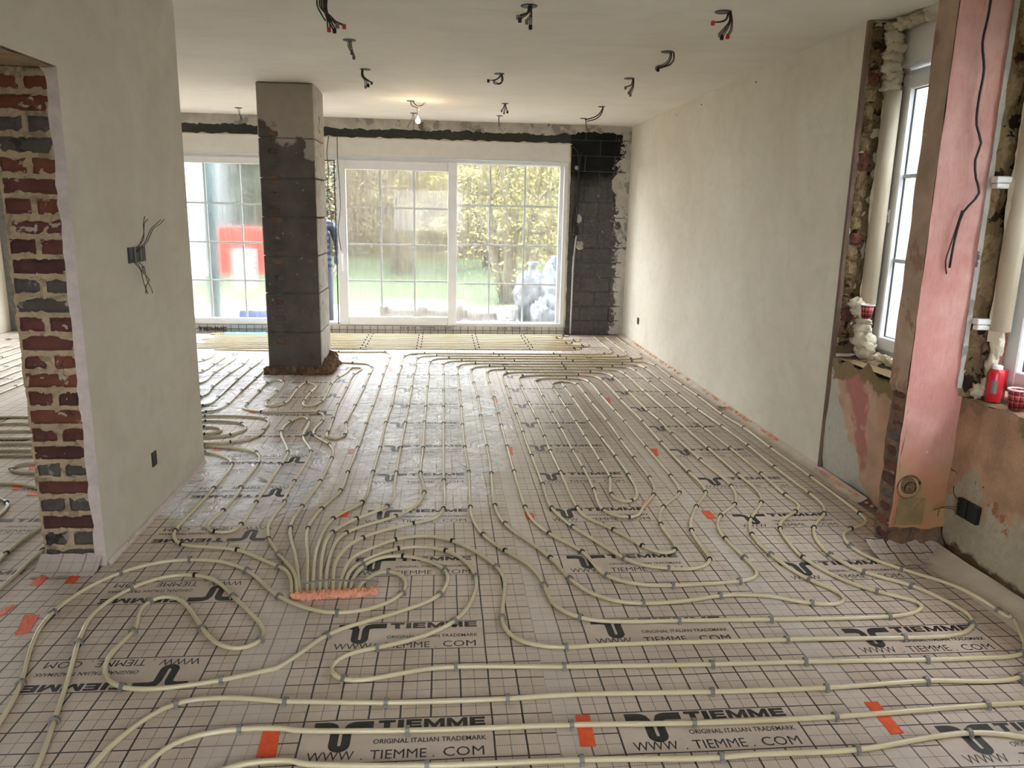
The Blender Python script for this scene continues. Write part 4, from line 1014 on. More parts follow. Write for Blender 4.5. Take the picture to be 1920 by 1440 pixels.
# ------------------------------------------------------------------ printed insulation sheets (pieces of the floor)
def text_mesh(txt, x0, x1, y0, y1, bold=0.0, shear=0.0):
    cu = bpy.data.curves.new('lettering', 'FONT')
    cu.body = txt
    cu.resolution_u = 2
    cu.offset = bold
    cu.shear = shear
    o = bpy.data.objects.new('lettering', cu)
    COL.objects.link(o)
    me = bpy.data.meshes.new_from_object(o.evaluated_get(bpy.context.evaluated_depsgraph_get()))
    vs = [v.co.copy() for v in me.vertices]
    fs = [tuple(p.vertices) for p in me.polygons]
    bpy.data.objects.remove(o)
    bpy.data.curves.remove(cu)
    ax, bx_ = min(v.x for v in vs), max(v.x for v in vs)
    ay, by_ = min(v.y for v in vs), max(v.y for v in vs)
    out = [(x0+(v.x-ax)/(bx_-ax)*(x1-x0), y0+(v.y-ay)/(by_-ay)*(y1-y0), 0.0) for v in vs]
    bpy.data.meshes.remove(me)
    return out, fs
def add_text(mb, *a, **k):
    v, f = text_mesh(*a, **k)
    n = len(mb.v)
    mb.v += v
    mb.f += [tuple(n+i for i in q) for q in f]
    mb.m += [0]*len(f)
def logo(mb, x0, y0, w, h):
    """a T whose two arms bend down into a joined U: one broad stroke"""
    sw = w*.15
    gap = w*.055
    cx = x0+w*.47
    ty = y0+h-sw*.62
    r = sw*1.0
    path = []
    lx, rx = cx-(sw+gap)/2, cx+(sw+gap)/2
    path += [(x0, ty), (lx-r, ty)]
    for k in range(1, 7):
        a = math.pi/2*(1-k/6); path.append((lx-r+r*math.cos(a), ty-r+r*math.sin(a)))
    yb = y0+(sw+gap)/2+sw/2
    path.append((lx, yb))
    for k in range(1, 11):
        a = math.pi+math.pi*k/10; path.append((cx+(rx-lx)/2*math.cos(a), yb+(rx-lx)/2*math.sin(a)))
    path.append((rx, ty-r))
    for k in range(1, 7):
        a = math.pi-math.pi/2*k/6; path.append((rx+r+r*math.cos(a), ty-r+r*math.sin(a)))
    path.append((x0+w, ty))
    n = len(mb.v)
    for i, p in enumerate(path):
        a = Vector(path[max(i-1, 0)]); c = Vector(path[min(i+1, len(path)-1)])
        t = (c-a).normalized()
        nn = Vector((-t.y, t.x))
        for s in (1, -1):
            q = Vector(p)+nn*s*sw*(.5+.13*(1 if abs(t.x) > .7 and p[1] > y0+h*.6 else 0))
            mb.v.append((q.x, q.y, 0.0))
    for i in range(len(path)-1):
        mb.f.append((n+2*i, n+2*i+1, n+2*i+3, n+2*i+2)); mb.m.append(0)
def bold_word(mb, x0, x1, y0, y1, word='TIEMME'):
    # broad extended capitals drawn stroke by stroke
    wd = {'T': 1.0, 'I': .36, 'E': .92, 'M': 1.22}
    gap = .13
    tot = sum(wd[c] for c in word)+gap*(len(word)-1)
    k = (x1-x0)/tot
    H_ = y1-y0
    def poly(pts, ox):
        mb.poly([(ox+px*k, y0+py*H_, 0.0) for px, py in pts])
    def rect(a, b_, c, d, ox): poly([(a, b_), (c, b_), (c, d), (a, d)], ox)
    ox = x0
    for ch in word:
        w = wd[ch]
        if ch == 'T':
            rect(0, .70, w, 1, ox); rect(w/2-.18, 0, w/2+.18, .70, ox)
        elif ch == 'I':
            rect(0, 0, w, 1, ox)
        elif ch == 'E':
            rect(0, 0, .32, 1, ox); rect(.32, .74, w, 1, ox); rect(.32, 0, w, .26, ox); rect(.32, .39, w*.95, .61, ox)
        else:
            rect(0, 0, .27, 1, ox); rect(w-.27, 0, w, 1, ox)
            poly([(.27, 1), (.27, .52), (w/2-.12, 0), (w/2, 0), (w/2, .38)], ox)
            poly([(w-.27, 1), (w/2, .38), (w/2, 0), (w/2+.12, 0), (w-.27, .52)], ox)
        ox += (w+gap)*k
lab = MB()
logo(lab, .235, .048, .185, .142)
bold_word(lab, .435, .775, .150, .192)
add_text(lab, 'ORIGINAL ITALIAN TRADEMARK', .425, .775, .080, .102, bold=.012)
add_text(lab, 'WWW', .232, .372, .012, .052)
add_text(lab, '.', .393, .399, .012, .018)
add_text(lab, 'TIEMME', .420, .590, .012, .052)
add_text(lab, '.', .608, .614, .012, .018)
add_text(lab, 'COM', .640, .765, .012, .053)
lab.f = [tuple(q) for q in lab.f]
LABEL_MESH = lab.mesh('printed_logo', M_INK)
_n = LABEL_MESH.polygons
def sheet(x0, x1, y0, y1, phase, flipped=False, ymin=1.5, xoff=0.0, skip=()):
    """x0..x1 in the room; phase = room Y of a label's foot"""
    q = MB()
    if not flipped:
        L = phase-math.floor((phase-y0)/.6+1e-6)*.6-.6
        org = Vector((x0+xoff, L, 0))
        q.box(x0-org.x, y0-L, -.005, x1-org.x, y1-L, 0)
        me = q.mesh('insulation_sheet', M_SHEET)
        o = reg(bpy.data.objects.new('insulation_sheet', me), floor, org)
        k = 0
        while L+k*.6+.2 < y1:
            if L+k*.6 > max(ymin, y0):
                t = reg(bpy.data.objects.new('printed_logo', LABEL_MESH), o, org+Vector((0, k*.6, .0006)))
                t['label'] = 'black printed logo and lettering'
            k += 1
    else:
        L = phase+math.ceil((y1-phase)/.6)*.6
        org = Vector((x1, L, 0))
        q.box(0, L-y1, -.005, x1-x0, L-y0, 0)
        me = q.mesh('insulation_sheet', M_SHEET)
        o = reg(bpy.data.objects.new('insulation_sheet', me), floor, org)
        o.rotation_euler = (0, 0, math.pi)
        k = 0
        while L-k*.6-.2 > y0:
            if ymin < L-k*.6-.2 and L-k*.6 < y1:
                t = bpy.data.objects.new('printed_logo', LABEL_MESH)
                COL.objects.link(t); t.parent = o; t.location = (0, k*.6, .0006)
                t['label'] = 'black printed logo and lettering, upside down'
            k += 1
    return o
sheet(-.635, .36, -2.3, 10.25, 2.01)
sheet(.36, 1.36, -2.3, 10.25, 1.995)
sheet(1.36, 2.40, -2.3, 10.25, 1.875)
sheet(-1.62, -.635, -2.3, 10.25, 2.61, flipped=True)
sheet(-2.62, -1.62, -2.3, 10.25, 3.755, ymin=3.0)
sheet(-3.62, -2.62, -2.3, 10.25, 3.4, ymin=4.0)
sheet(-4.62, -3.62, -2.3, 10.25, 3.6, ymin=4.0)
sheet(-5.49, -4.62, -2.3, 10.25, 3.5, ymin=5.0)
# beige edge strip along the right wall
b = MB()
def es(u, v):
    y = 4.0+u*6.25
    return (2.385+v*.072, y, .002+.030*v*v+.004*nz(y*6, v))
b.grid(es, 90, 5)
b.build('edge_strip', M_EDGE, floor, smooth=True)
b = MB(); b.grid(lambda u, v: (2.30+v*.17+.05*nz(u*3), 1.2+u*2.2, .003+.035*v*v+.012*nz(u*9, v*3)), 40, 5)
b.build('edge_strip', M_EDGE, floor, smooth=True)
# lettering on the turned-up film under the doors
for (txt, x0, x1, z0, z1, bo) in (('TIEMME', -3.16, -2.80, .025, .075, .04), ('WWW . TIEMME . COM', -.55, .12, .06, .1, 0), ('WWW . TIEMME . COM', .75, 1.2, .06, .1, 0)):
    q = MB()
    if bo: bold_word(q, x0, x1, z0, z1)
    else: add_text(q, txt, x0, x1, z0, z1)
    q.v = [(v[0], 10.252, v[1]) for v in q.v]
    q.build('printed_lettering', M_INK, wb)
# folded corner of sheet at the nib, and a dark printed cross on the turned-up film at the jamb
b = MB(); b.grid(lambda u, v: (2.10+u*.36, 3.20+v*.2+.02*nz(u*4), .004+.05*v*v+.01*nz(u*6, v*5)), 12, 6)
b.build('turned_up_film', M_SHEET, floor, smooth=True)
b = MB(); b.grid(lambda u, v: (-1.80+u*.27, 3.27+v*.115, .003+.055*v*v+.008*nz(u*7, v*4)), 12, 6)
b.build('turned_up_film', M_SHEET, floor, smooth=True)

# ------------------------------------------------------------------ heating pipes with their clips
clip = MB()
ri, ro, hw = .0095, .0135, .0055
ang = [math.radians(a) for a in (-20, 15, 52, 90, 128, 165, 200)]
sec = []
for a in ang:
    sec.append([(sx*hw, r*math.cos(a), .0095+r*math.sin(a)) for r in (ri, ro) for sx in (-1, 1)])
clip.v = [p for s in sec for p in s]
for i in range(len(ang)-1):
    a, c = i*4, (i+1)*4
    for (p, r) in ((0, 1), (1, 3), (3, 2), (2, 0)):
        clip.f.append((a+p, a+r, c+r, c+p)); clip.m.append(0)
CLIP_B = clip.mesh('pipe_clip', M_CLIP_B)
clip2 = MB(); clip2.v = [(v[0]*1.25, v[1]*1.12, v[2]*1.12) for v in clip.v]; clip2.f = clip.f; clip2.m = clip.m
for sy in (-1, 1):
    clip2.box(-.006, sy*.0145-.0025, 0, .006, sy*.0145+.0025, .012)
CLIP_G = clip2.mesh('pipe_clip', M_CLIP_G)
FAR_CLIP = 3.45
for (label, grp, pts) in PIPES:
    far = grp == 'far rows'
    n = 6 if (far or grp == 'left room') else 8
    z0 = .0095
    p3 = [(x, y, z0) for (x, y) in pts]
    if grp == 'manifold':
        p3[0] = (p3[0][0], p3[0][1]+.005, -.004); p3[1] = (p3[1][0], p3[1][1], .02)
    cur = spline(p3, .035)
    for _ in range(3):
        cur = [cur[0]]+[(cur[i-1]+cur[i]*2+cur[i+1])*.25 for i in range(1, len(cur)-1)]+[cur[-1]]
    org = (pts[0][0], pts[0][1], 0)
    q = MB(); q.tube(cur, .0086, n)
    o = q.build('heating_pipe', M_PIPE, None, org, smooth=True)
    tag(o, label, 'pipe', 'cream underfloor heating pipes')
    # clips where the pipe is pinned down
    acc = 1.0; last = None; si = 0
    L = 0.0
    P3 = [Vector(p) for p in p3]
    for k in range(1, len(P3)-1):
        if far: L = 9
        else: L += (P3[k]-P3[k-1]).length
        y = P3[k].y
        need = .30 if y < 3.0 else (.20 if y < 4.2 else .26)
        if L < need: continue
        L = 0.0
        if grp == 'manifold' and k < 2: continue
        if y < 1.8: continue
        if grp == 'left room' and random.random() < .3: continue
        j = min(range(len(cur)), key=lambda i: (cur[i]-P3[k]).length_squared)
        at = cur[j]
        t = (cur[min(j+1, len(cur)-1)]-cur[max(j-1, 0)]).normalized()
        c = bpy.data.objects.new('pipe_clip', CLIP_G if y < 3.35+.12*math.sin(k) else CLIP_B)
        COL.objects.link(c)
        c.parent = o
        c.location = Vector((at.x, at.y, z0))-Vector(org)-Vector((0, 0, z0))
        c.rotation_euler = (0, 0, math.atan2(t.y, t.x)+random.uniform(-.12, .12))
        if y > 6.5: c.scale = (1, 1, 1.25)
# strap holding the manifold pipes together
b = MB()
b.tube(spline([(-.59, 3.10, .03), (-.50, 3.115, .036), (-.40, 3.11, .034), (-.31, 3.105, .034), (-.27, 3.10, .03)]), .004, 6)
tag(b.build('pipe_tie', M_CLIP_G, None, (-.43, 3.1, .03)), 'thin grey tie across the pipes at the orange foam', 'cable tie')
# orange foam where the pipes come up
b = MB()
for i in range(26):
    x = -.62+i*.0135
    b.blob((x, 3.028+.012*nz(i*2.2)+.03*i/26, .006), .016+.006*nz(i*1.7), .024+.008*nz(i*1.1), .020+.010*nz(i*3.3), .5, 6, 10, 7, seed=i*1.3)
tag(b.build('orange_foam', M_FOAM_O, None, (-.45, 3.04, 0), smooth=True), 'lumpy orange foam where the pipes come out of the floor', 'foam')
# orange tapes
for (label, q4) in TAPES:
    b = MB()
    cx = sum(p[0] for p in q4)/4; cy = sum(p[1] for p in q4)/4
    n = len(q4)
    top = [(x, y, .0022) for x, y in q4]; bot = [(x, y, .0008) for x, y in q4]
    def lerp(u, v):
        a = Vector(top[0]).lerp(Vector(top[1]), u); c = Vector(top[3]).lerp(Vector(top[2]), u)
        p = a.lerp(c, v)
        j = .003 if v in (0.0, 1.0) else 0
        return (p.x+j*nz(u*9, cx*5), p.y+j*nz(u*11, cy*5), p.z+.0012*nz(u*4+cx, v*4))
    b.grid(lerp, 5, 5)
    for a in range(4):
        c = (a+1) % 4
        b.quad(bot[a], bot[c], top[c], top[a])
    faded = ('faded' in label) or ('pale' in label) or ('tiny' in label)
    tag(b.build('orange_tape', M_TAPE_F if faded else M_TAPE, None, (cx, cy, 0)), label, 'tape', 'orange tape strips on the sheets')
# ------------------------------------------------------------------ column
cl = empty('column', (-1.44, 7.9, 0))
tag(cl, 'dark cement column standing before the glass doors', 'column', kind='structure')
zz = [0.06, .42, .80, 1.16, 1.52, 1.88, 2.24, CZ]
for i in range(len(zz)-1):
    q = MB()
    o = .004*nz(i*4.1)
    x0, x1, y0, y1 = -1.70+o, -1.182+.003*nz(i*2.2), 7.62+.004*nz(i*1.3), 8.22
    z0, z1 = zz[i]+.004, zz[i+1]-.004
    q.bbox(x0, y0, z0, x1, y1, z1, 0, .008)
    q.f = q.f
    me_o = q.build('cement_block', [M_COLUMN, M_COLSIDE], cl)
    for p in me_o.data.polygons:
        if p.normal.x > .6: p.material_index = 1
q = MB(); q.box(-1.68, 7.64, .02, -1.20, 8.2, CZ); q.build('core', M_JOINT, cl)
for i in range(27):                                      # toothed brick ends left in the column face
    z = .3+i*.078
    if z > 2.3: break
    q = MB()
    w = .055+.02*nz(i*3.7)
    xa = -1.615+.012*nz(i*2.1)
    q.bbox(xa, 7.608+.006*nz(i), z, xa+w+.04, 7.68, z+.05+.012*nz(i*5.1), 0, .008)
    q.build('brick', M_CLAY if i % 5 == 0 else (M_BRICK[2] if i % 5 == 3 else M_COLUMN), cl)
b = MB()
for i in range(11):
    b.blob((-1.70+i*.052, 7.60+.02*nz(i*1.9), .03), .05, .045, .05+.015*nz(i*2.7), .5, 5, 10, 6, seed=i*2.3)
for i in range(9):
    b.blob((-1.14+.03*nz(i*3), 7.64+i*.06, .05+.03*nz(i*1.3)), .07, .06, .075+.03*nz(i*2.7), .5, 5, 10, 7, seed=i*1.7+20)
b.build('rubble_foot', M_CLAY, cl)

# ------------------------------------------------------------------ sockets in the left wall
s = empty('socket_box', (-1.515, 4.0, 1.36))
tag(s, 'black triple back box with loose wires in the left wall', 'socket')
b = MB()
for i in range(3):
    y0 = 3.915+i*.072
    b.box(-1.520, y0, 1.325, -1.508, y0+.067, 1.40)
b.build('back_box', M_BLACKBOX, s, (-1.515, 4.0, 1.36))
b = MB()
for i in range(2):
    y0 = 3.982+i*.072
    b.box(-1.512, y0, 1.325, -1.503, y0+.005, 1.40)
b.build('divider', M_GREYCON, s, (-1.515, 4.0, 1.36))
WIRES = [[(4.021, 1.395), (4.051, 1.433), (4.027, 1.486), (4.04, 1.511), (4.083, 1.547)], [(4.044, 1.402), (4.071, 1.459), (4.068, 1.511), (4.124, 1.534)], [(4.02, 1.387), (4.082, 1.411), (4.142, 1.483), (4.208, 1.509), (4.275, 1.53)], [(4.0, 1.362), (4.09, 1.416), (4.15, 1.483), (4.27, 1.508), (4.347, 1.529)], [(3.94, 1.339), (3.975, 1.311), (3.983, 1.253), (4.009, 1.211), (4.035, 1.166)], [(3.994, 1.336), (4.051, 1.301), (4.036, 1.235), (4.07, 1.192), (4.079, 1.164)], [(3.967, 1.338), (3.985, 1.292), (4.043, 1.235), (4.002, 1.212), (4.008, 1.171)]]
for i, w in enumerate(WIRES):
    n = len(w)
    b = MB(); b.tube(spline([(-1.512+.035*min(1, k*.6)+.006*math.sin(i*2+k), y, z) for k, (y, z) in enumerate(w)], .02), .0021, 6)
    b.build('wire', M_CABLE_BR, s, (-1.515, 4.0, 1.36))
b = MB(); b.tube([(-1.47, 3.975, 1.305), (-1.47, 3.985, 1.27)], .009, 6); b.build('wire_wrap', M_GREYCON, s, (-1.515, 4.0, 1.36))
s = MB(); s.box(-1.519, 3.995, .26, -1.508, 4.052, .335)
o = s.build('socket_slot', M_BLACKBOX, None, (-1.515, 4.02, .30))
tag(o, 'single black socket slot low in the left wall', 'socket')

# ------------------------------------------------------------------ cable ends hanging from the ceiling
def bundle(label, x, y, strands, hole=.042, bulb=None, thick=.0030):
    t = empty('ceiling_cable', (x, y, CZ))
    tag(t, label, 'cable', 'loose cable ends in the ceiling holes')
    b = MB(); b.lathe([(0, -.004), (hole, -.004), (hole+.003, -.001), (hole+.003, .001)], x, y, CZ, 20)
    b.build('ceiling_hole', M_BLACKBOX, t, (x, y, CZ))
    for i, st in enumerate(strands):
        pts, con = st
        for k2 in range(2 if con else 1):
            b = MB()
            off = (k2-.5)*.007
            b.tube(spline([(x+px+off*(1+.3*j), y-.004*i+off, CZ+pz) for j, (px, pz) in enumerate(pts)], .015), thick, 6)
            b.build('wire', M_CABLE if i % 2 == 0 else M_CABLE_BR, t, (x, y, CZ))
        if con:
            ex, ez = pts[-1]
            b = MB(); b.bbox(x+ex-.010, y-.008-.004*i, CZ+ez-.020, x+ex+.010, y+.008-.004*i, CZ+ez+.006, 0, .003)
            b.build('connector', con, t, (x, y, CZ))
    return t
H = .0
bundle('thick cable bunch with red connectors, cut by the top edge', -.633, 4.59, [([(-.01, 0), (-.01, -.06), (.03, -.115), (.10, -.145)], M_RED), ([(0, 0), (.0, -.07), (.015, -.12), (.018, -.165)], M_RED), ([(.01, 0), (.005, -.07), (.02, -.12), (.048, -.17)], M_BLACKBOX), ([(-.02, 0), (-.02, -.06), (.02, -.1), (.065, -.145)], M_GREYCON), ([(-.03, 0), (-.035, -.05), (-.005, -.11), (.01, -.13)], None)], .05, thick=.004)
bundle('short cable end with two grey connectors, second hole from the top left', -.629, 5.691, [([(.0, 0), (-.005, -.04), (.015, -.075)], M_GREYCON), ([(.01, 0), (.012, -.05), (.028, -.105)], M_GREYCON)])
bundle('cable end splitting in three, third hole from the top left', -.627, 6.796, [([(-.025, 0), (-.028, -.05), (.0, -.09), (.0, -.13)], M_GREYCON), ([(-.025, 0), (-.025, -.05), (.01, -.09), (.022, -.12)], M_BLACKBOX), ([(-.02, 0), (-.02, -.05), (.02, -.085), (.05, -.10)], M_GREYCON)])
tb = bundle('cable with a small lit bulb hanging left of the ceiling centre', -.327, 8.558, [([(.0, 0), (.01, -.045), (.06, -.065), (.085, -.07)], M_CONDUIT), ([(.02, 0), (.06, -.045), (.11, -.045), (.15, -.015)], M_CONDUIT), ([(.07, -.06), (.072, -.10), (.075, -.14)], None)], thick=.0025)
b = MB(); b.lathe([(.010, .045), (.016, .03), (.018, .012)], -.252, 8.554, CZ-.19, 14); b.build('bulb_socket', M_CONDUIT, tb, (-.327, 8.558, CZ))
gm = bpy.data.materials.new('lit_bulb_glass'); gm.use_nodes = True
_e = gm.node_tree.nodes['Principled BSDF']; _e.inputs['Emission Color'].default_value = (1, .74, .42, 1); _e.inputs['Emission Strength'].default_value = 14
b = MB(); b.lathe([(.016, .014), (.024, .0), (.026, -.014), (.018, -.03), (0, -.037)], -.252, 8.554, CZ-.19, 14); b.build('bulb', gm, tb, (-.327, 8.558, CZ), smooth=True)
pl = bpy.data.lights.new('bulb_light', 'POINT'); pl.energy = 4; pl.color = (1, .66, .36); pl.shadow_soft_size = .03
po = bpy.data.objects.new('bulb_light', pl); po.location = (-.252, 8.50, CZ-.23); COL.objects.link(po)
bundle('thin cable pair reaching down behind the lit bulb', -.33, 9.585, [([(-.01, 0), (-.02, -.07), (-.06, -.14), (-.065, -.17)], None), ([(.0, 0), (.005, -.08), (.0, -.18)], None)])
bundle('small three-way cable end near the back, right of the bulb', .662, 8.516, [([(0, 0), (-.02, -.05), (-.035, -.07)], M_GREYCON), ([(0, 0), (.0, -.05), (-.01, -.09)], M_GREYCON), ([(0, 0), (.01, -.04), (.025, -.08)], M_BLACKBOX)], .036)
bundle('single cable end closest to the back wall, middle of the room', .683, 9.572, [([(-.01, 0), (-.01, -.06), (-.005, -.11)], M_GREYCON)], .036)
bundle('curled cable end with grey connectors, middle of the ceiling', .472, 6.76, [([(.02, 0), (.03, -.05), (.0, -.08), (-.04, -.06)], M_GREYCON), ([(.02, 0), (.02, -.07), (-.01, -.085), (-.03, -.07)], M_CONDUIT), ([(.02, 0), (-.01, -.04), (-.05, -.055), (-.09, -.055)], M_BLACKBOX)])
bundle('four-way cable end at the top centre', .482, 4.605, [([(0, 0), (.0, -.03), (-.03, -.045), (-.06, -.055)], M_GREYCON), ([(0, 0), (-.005, -.035), (-.03, -.055), (-.05, -.07)], M_BLACKBOX), ([(.01, 0), (.012, -.05), (.01, -.105)], M_BLACKBOX), ([(.005, 0), (.01, -.05), (-.012, -.08)], M_GREYCON)], .045)
bundle('fan of cables with red tips at the top right', 1.572, 4.541, [([(.03, 0), (.02, -.04), (-.02, -.055), (-.055, -.055)], M_RED), ([(.035, 0), (.04, -.05), (.01, -.09), (-.01, -.115)], M_GREYCON), ([(.035, 0), (.04, -.05), (.02, -.10), (.0, -.13)], M_BLACKBOX), ([(.04, 0), (.05, -.05), (.048, -.10), (.032, -.125)], M_RED)], .045)
bundle('cables curving back to the left, second hole of the right row', 1.573, 5.648, [([(.03, 0), (.03, -.04), (.0, -.085), (-.07, -.105)], M_GREYCON), ([(.045, 0), (.05, -.045), (.03, -.08), (-.06, -.115)], M_BLACKBOX), ([(.02, 0), (.02, -.04), (-.01, -.08), (-.065, -.10)], None)])
bundle('straight cable end with a grey tip, third hole of the right row', 1.57, 6.755, [([(.035, 0), (.038, -.05), (.03, -.09), (.015, -.125)], M_GREYCON), ([(.03, 0), (.02, -.05), (-.03, -.07)], M_GREYCON), ([(.035, 0), (.035, -.05), (.015, -.09), (.0, -.11)], M_GREYCON)])
bundle('long bare cable pair slanting left, near the back right corner', 1.693, 8.509, [([(.02, 0), (.0, -.05), (-.05, -.10), (-.17, -.14)], None), ([(.02, 0), (.01, -.06), (-.04, -.12), (-.15, -.155)], None)], .036, thick=.006)
bundle('short hooked cable nearest the back right corner', 1.689, 9.565, [([(.03, 0), (.035, -.05), (.045, -.1), (.08, -.14)], None)], .04, thick=.005)
bundle('dangling cable left of the dark column', -2.348, 9.623, [([(.0, 0), (.01, -.07), (.03, -.13), (.0, -.19), (-.04, -.27)], None), ([(.02, 0), (.02, -.07), (.05, -.15)], None)])

# ------------------------------------------------------------------ wires on the back wall and on the nib
def cable(name, label, pts, r, mat, cat='cable', step=.03):
    b = MB(); b.tube(spline(pts, step), r, 8)
    return tag(b.build(name, mat, None, pts[-1], smooth=True), label, cat)
cable('hanging_wire', 'thin black wire over the open door gap beside the column', [(-1.411, 10.2, 2.50), (-1.437, 10.2, 2.305), (-1.424, 10.2, 2.079), (-1.445, 10.2, 1.818), (-1.413, 10.2, 1.554), (-1.373, 10.22, 1.085)], .005, M_CABLE)
cable('hanging_wire', 'wavy black wire over the white door frame beside the column', [(-1.306, 10.2, 2.50), (-1.308, 10.2, 2.212), (-1.295, 10.2, 1.952), (-1.292, 10.2, 1.59), (-1.325, 10.2, 1.356), (-1.299, 10.24, 1.086)], .005, M_CABLE)
jb = empty('junction_box', (1.76, 10.26, 1.35))
tag(jb, 'black junction box with cables on the dark block wall', 'junction box')
b = MB(); b.bbox(1.725, 10.235, 1.33, 1.80, 10.28, 1.45, 0, .006); b.bbox(1.735, 10.232, 1.40, 1.765, 10.28, 1.50, 0, .004); b.build('box', M_BLACKBOX, jb, (1.76, 10.26, 1.35))
for (pp, r, m) in (([(1.66, 10.262, 2.47), (1.74, 10.262, 2.42), (1.776, 10.262, 2.2), (1.772, 10.262, 1.824), (1.717, 10.262, 1.618), (1.71, 10.262, 1.412), (1.744, 10.25, 1.273), (1.755, 10.25, 1.34)], .009, M_CABLE), ([(1.80, 10.262, 2.40), (1.785, 10.262, 2.2), (1.775, 10.262, 1.9), (1.765, 10.262, 1.49)], .014, M_CABLE), ([(1.775, 10.255, 1.34), (1.752, 10.255, 1.064), (1.745, 10.255, .638), (1.742, 10.255, .012)], .012, M_CONDUIT), ([(1.755, 10.25, 1.34), (1.735, 10.25, 1.2), (1.75, 10.255, 1.05)], .008, M_CABLE)):
    b = MB(); b.tube(spline(pp), r, 8); b.build('cable', m, jb, (1.76, 10.26, 1.35), smooth=True)
cable('hanging_cable', 'thick black cable hanging wavily over the pink nib', [(2.301, 3.32, CZ), (2.302, 3.32, 2.457), (2.295, 3.322, 2.352), (2.318, 3.32, 2.246), (2.314, 3.32, 2.116), (2.321, 3.32, 2.017), (2.35, 3.315, 1.944), (2.331, 3.31, 1.872), (2.347, 3.31, 1.793), (2.372, 3.31, 1.731), (2.314, 3.315, 1.647), (2.301, 3.32, 1.572), (2.296, 3.325, 1.489), (2.297, 3.33, 1.40)], .0052, M_CABLE)
cable('hanging_cable', 'thin brown cable loop at the end of the black cable on the nib', [(2.313, 3.325, 1.655), (2.292, 3.325, 1.548), (2.280, 3.328, 1.477), (2.274, 3.33, 1.429), (2.290, 3.335, 1.372)], .0032, M_CABLE_BR)

# ------------------------------------------------------------------ tubes and foam around the side windows
def strap_tube(label, x, y, z0, z1, r, lean=0.0):
    t = empty('shutter_strap_tube', (x, y, z0))
    tag(t, label, 'tube')
    b = MB(); b.tube([(x, y, z0), (x+lean*.5, y, (z0+z1)/2), (x+lean, y, z1)], r, 14); b.build('tube', M_TUBE, t, (x, y, z0), smooth=True)
    q = MB()
    n = 40
    for i in range(n):
        za, zb = z0-.05+(z1-z0)*i/n, z0-.05+(z1-z0)*(i+1)/n
        e = lambda z: .022+.012*nz(z*5, x*3)+.010*nz(z*19, x)
        q.quad((x-r*.6-e(za), y+.012, za), (x-r*.5, y-r*.75, za), (x-r*.5, y-r*.75, zb), (x-r*.6-e(zb), y+.012, zb))
    q.build('foam_edge', M_FOAM, t, (x, y, z0))
    return t
strap_tube('cream tube standing beside the far side window', 2.612, 4.512, 1.09, 2.34, .048)
strap_tube('cream tube standing beside the near side window', 2.545, 3.275, 1.12, 2.45, .045)
def foam(label, blobs, base):
    b = MB()
    for i, (c, rx, ry, rz) in enumerate(blobs):
        b.blob(c, rx, ry, rz, .42, 5, 16, 10, seed=i*2.9+base[0])
    return tag(b.build('expanding_foam', M_FOAM, None, base, smooth=True), label, 'foam', 'expanding foam lumps')
foam('lumpy cream foam column above the tube of the far side window', [((2.60+.012*math.sin(i*2.1), 4.53, 2.36+i*.055), .055, .045, .045) for i in range(6)], (2.6, 4.53, 2.36))
foam('long cream foam bead along the top of the far side window', [((2.575+.014*i+.008*math.sin(i*1.7), 4.55-.075*i, 2.690+.006*math.sin(i*2.3)), .045, .055, .028) for i in range(14)], (2.6, 4.0, 2.70))
foam('big foam lump bulging below the far side window corner', [((2.585, 4.47, .885), .062, .06, .075), ((2.605, 4.46, .82), .06, .055, .055), ((2.57, 4.47, .96), .045, .05, .05)], (2.59, 4.47, .8))
foam('small foam lump beside the upper plaid cup', [((2.53, 4.50, 1.105), .045, .04, .035), ((2.545, 4.51, 1.06), .035, .035, .03), ((2.575, 4.47, 1.00), .04, .05, .03)], (2.54, 4.5, 1.05))
foam('foam bead under the frame of the far side window', [((2.64+.01*math.sin(i*2), 4.38-.09*i, .785+.01*math.sin(i*3.1)), .04, .055, .03) for i in range(7)], (2.64, 4.2, .77))
foam('foam lumps low beside the near side window', [((2.535, 3.29, .86), .03, .03, .05), ((2.54, 3.285, .95), .025, .03, .06), ((2.50, 3.30, .83), .03, .03, .035), ((2.55, 3.28, 1.05), .028, .03, .07)], (2.53, 3.29, .82))
foam('foam smear high beside the near side window', [((2.53, 3.30, 2.30+.06*i), .03, .03, .05) for i in range(4)], (2.53, 3.3, 2.3))
def bracket(label, x, y, z):
    b = MB(); b.bbox(x-.045, y-.02, z-.014, x+.03, y+.02, z+.014, 0, .004); b.bbox(x-.040, y-.018, z-.038, x+.02, y+.018, z-.016, 0, .004)
    return tag(b.build('tube_bracket', M_BOXW, None, (x, y, z)), label, 'bracket')
bracket('white bracket high on the near window tube', 2.47, 3.30, 1.79)
bracket('white bracket low on the near window reveal', 2.48, 3.30, 1.16)

# ------------------------------------------------------------------ cups and can
def cup(label, x, y, z, h=.088, r=.043):
    t = empty('paper_cup', (x, y, z))
    tag(t, label, 'cup', 'red plaid paper cups')
    b = MB(); b.lathe([(0, .004), (r*.70, .004), (r*.72, 0), (r, h), (r*.96, h), (r*.68, .008), (0, .008)], x, y, z, 24)
    b.build('sleeve', M_PLAID, t, (x, y, z), smooth=True)
    b = MB(); b.lathe([(r*.985, h-.004), (r*1.05, h-.003), (r*1.06, h+.002), (r*.97, h+.004), (r*.95, h-.002)], x, y, z, 24)
    b.build('rim', M_CUPW, t, (x, y, z), smooth=True)
    return t
cup('red plaid paper cup on the foam beside the far side window', 2.555, 4.41, 1.025, .082, .038)
cup('red plaid paper cup on the ledge of the near side window', 2.525, 3.075, .803)
t = empty('red_can', (2.525, 3.225, .803))
tag(t, 'tall red can with a white cap beside the plaid cup', 'can')
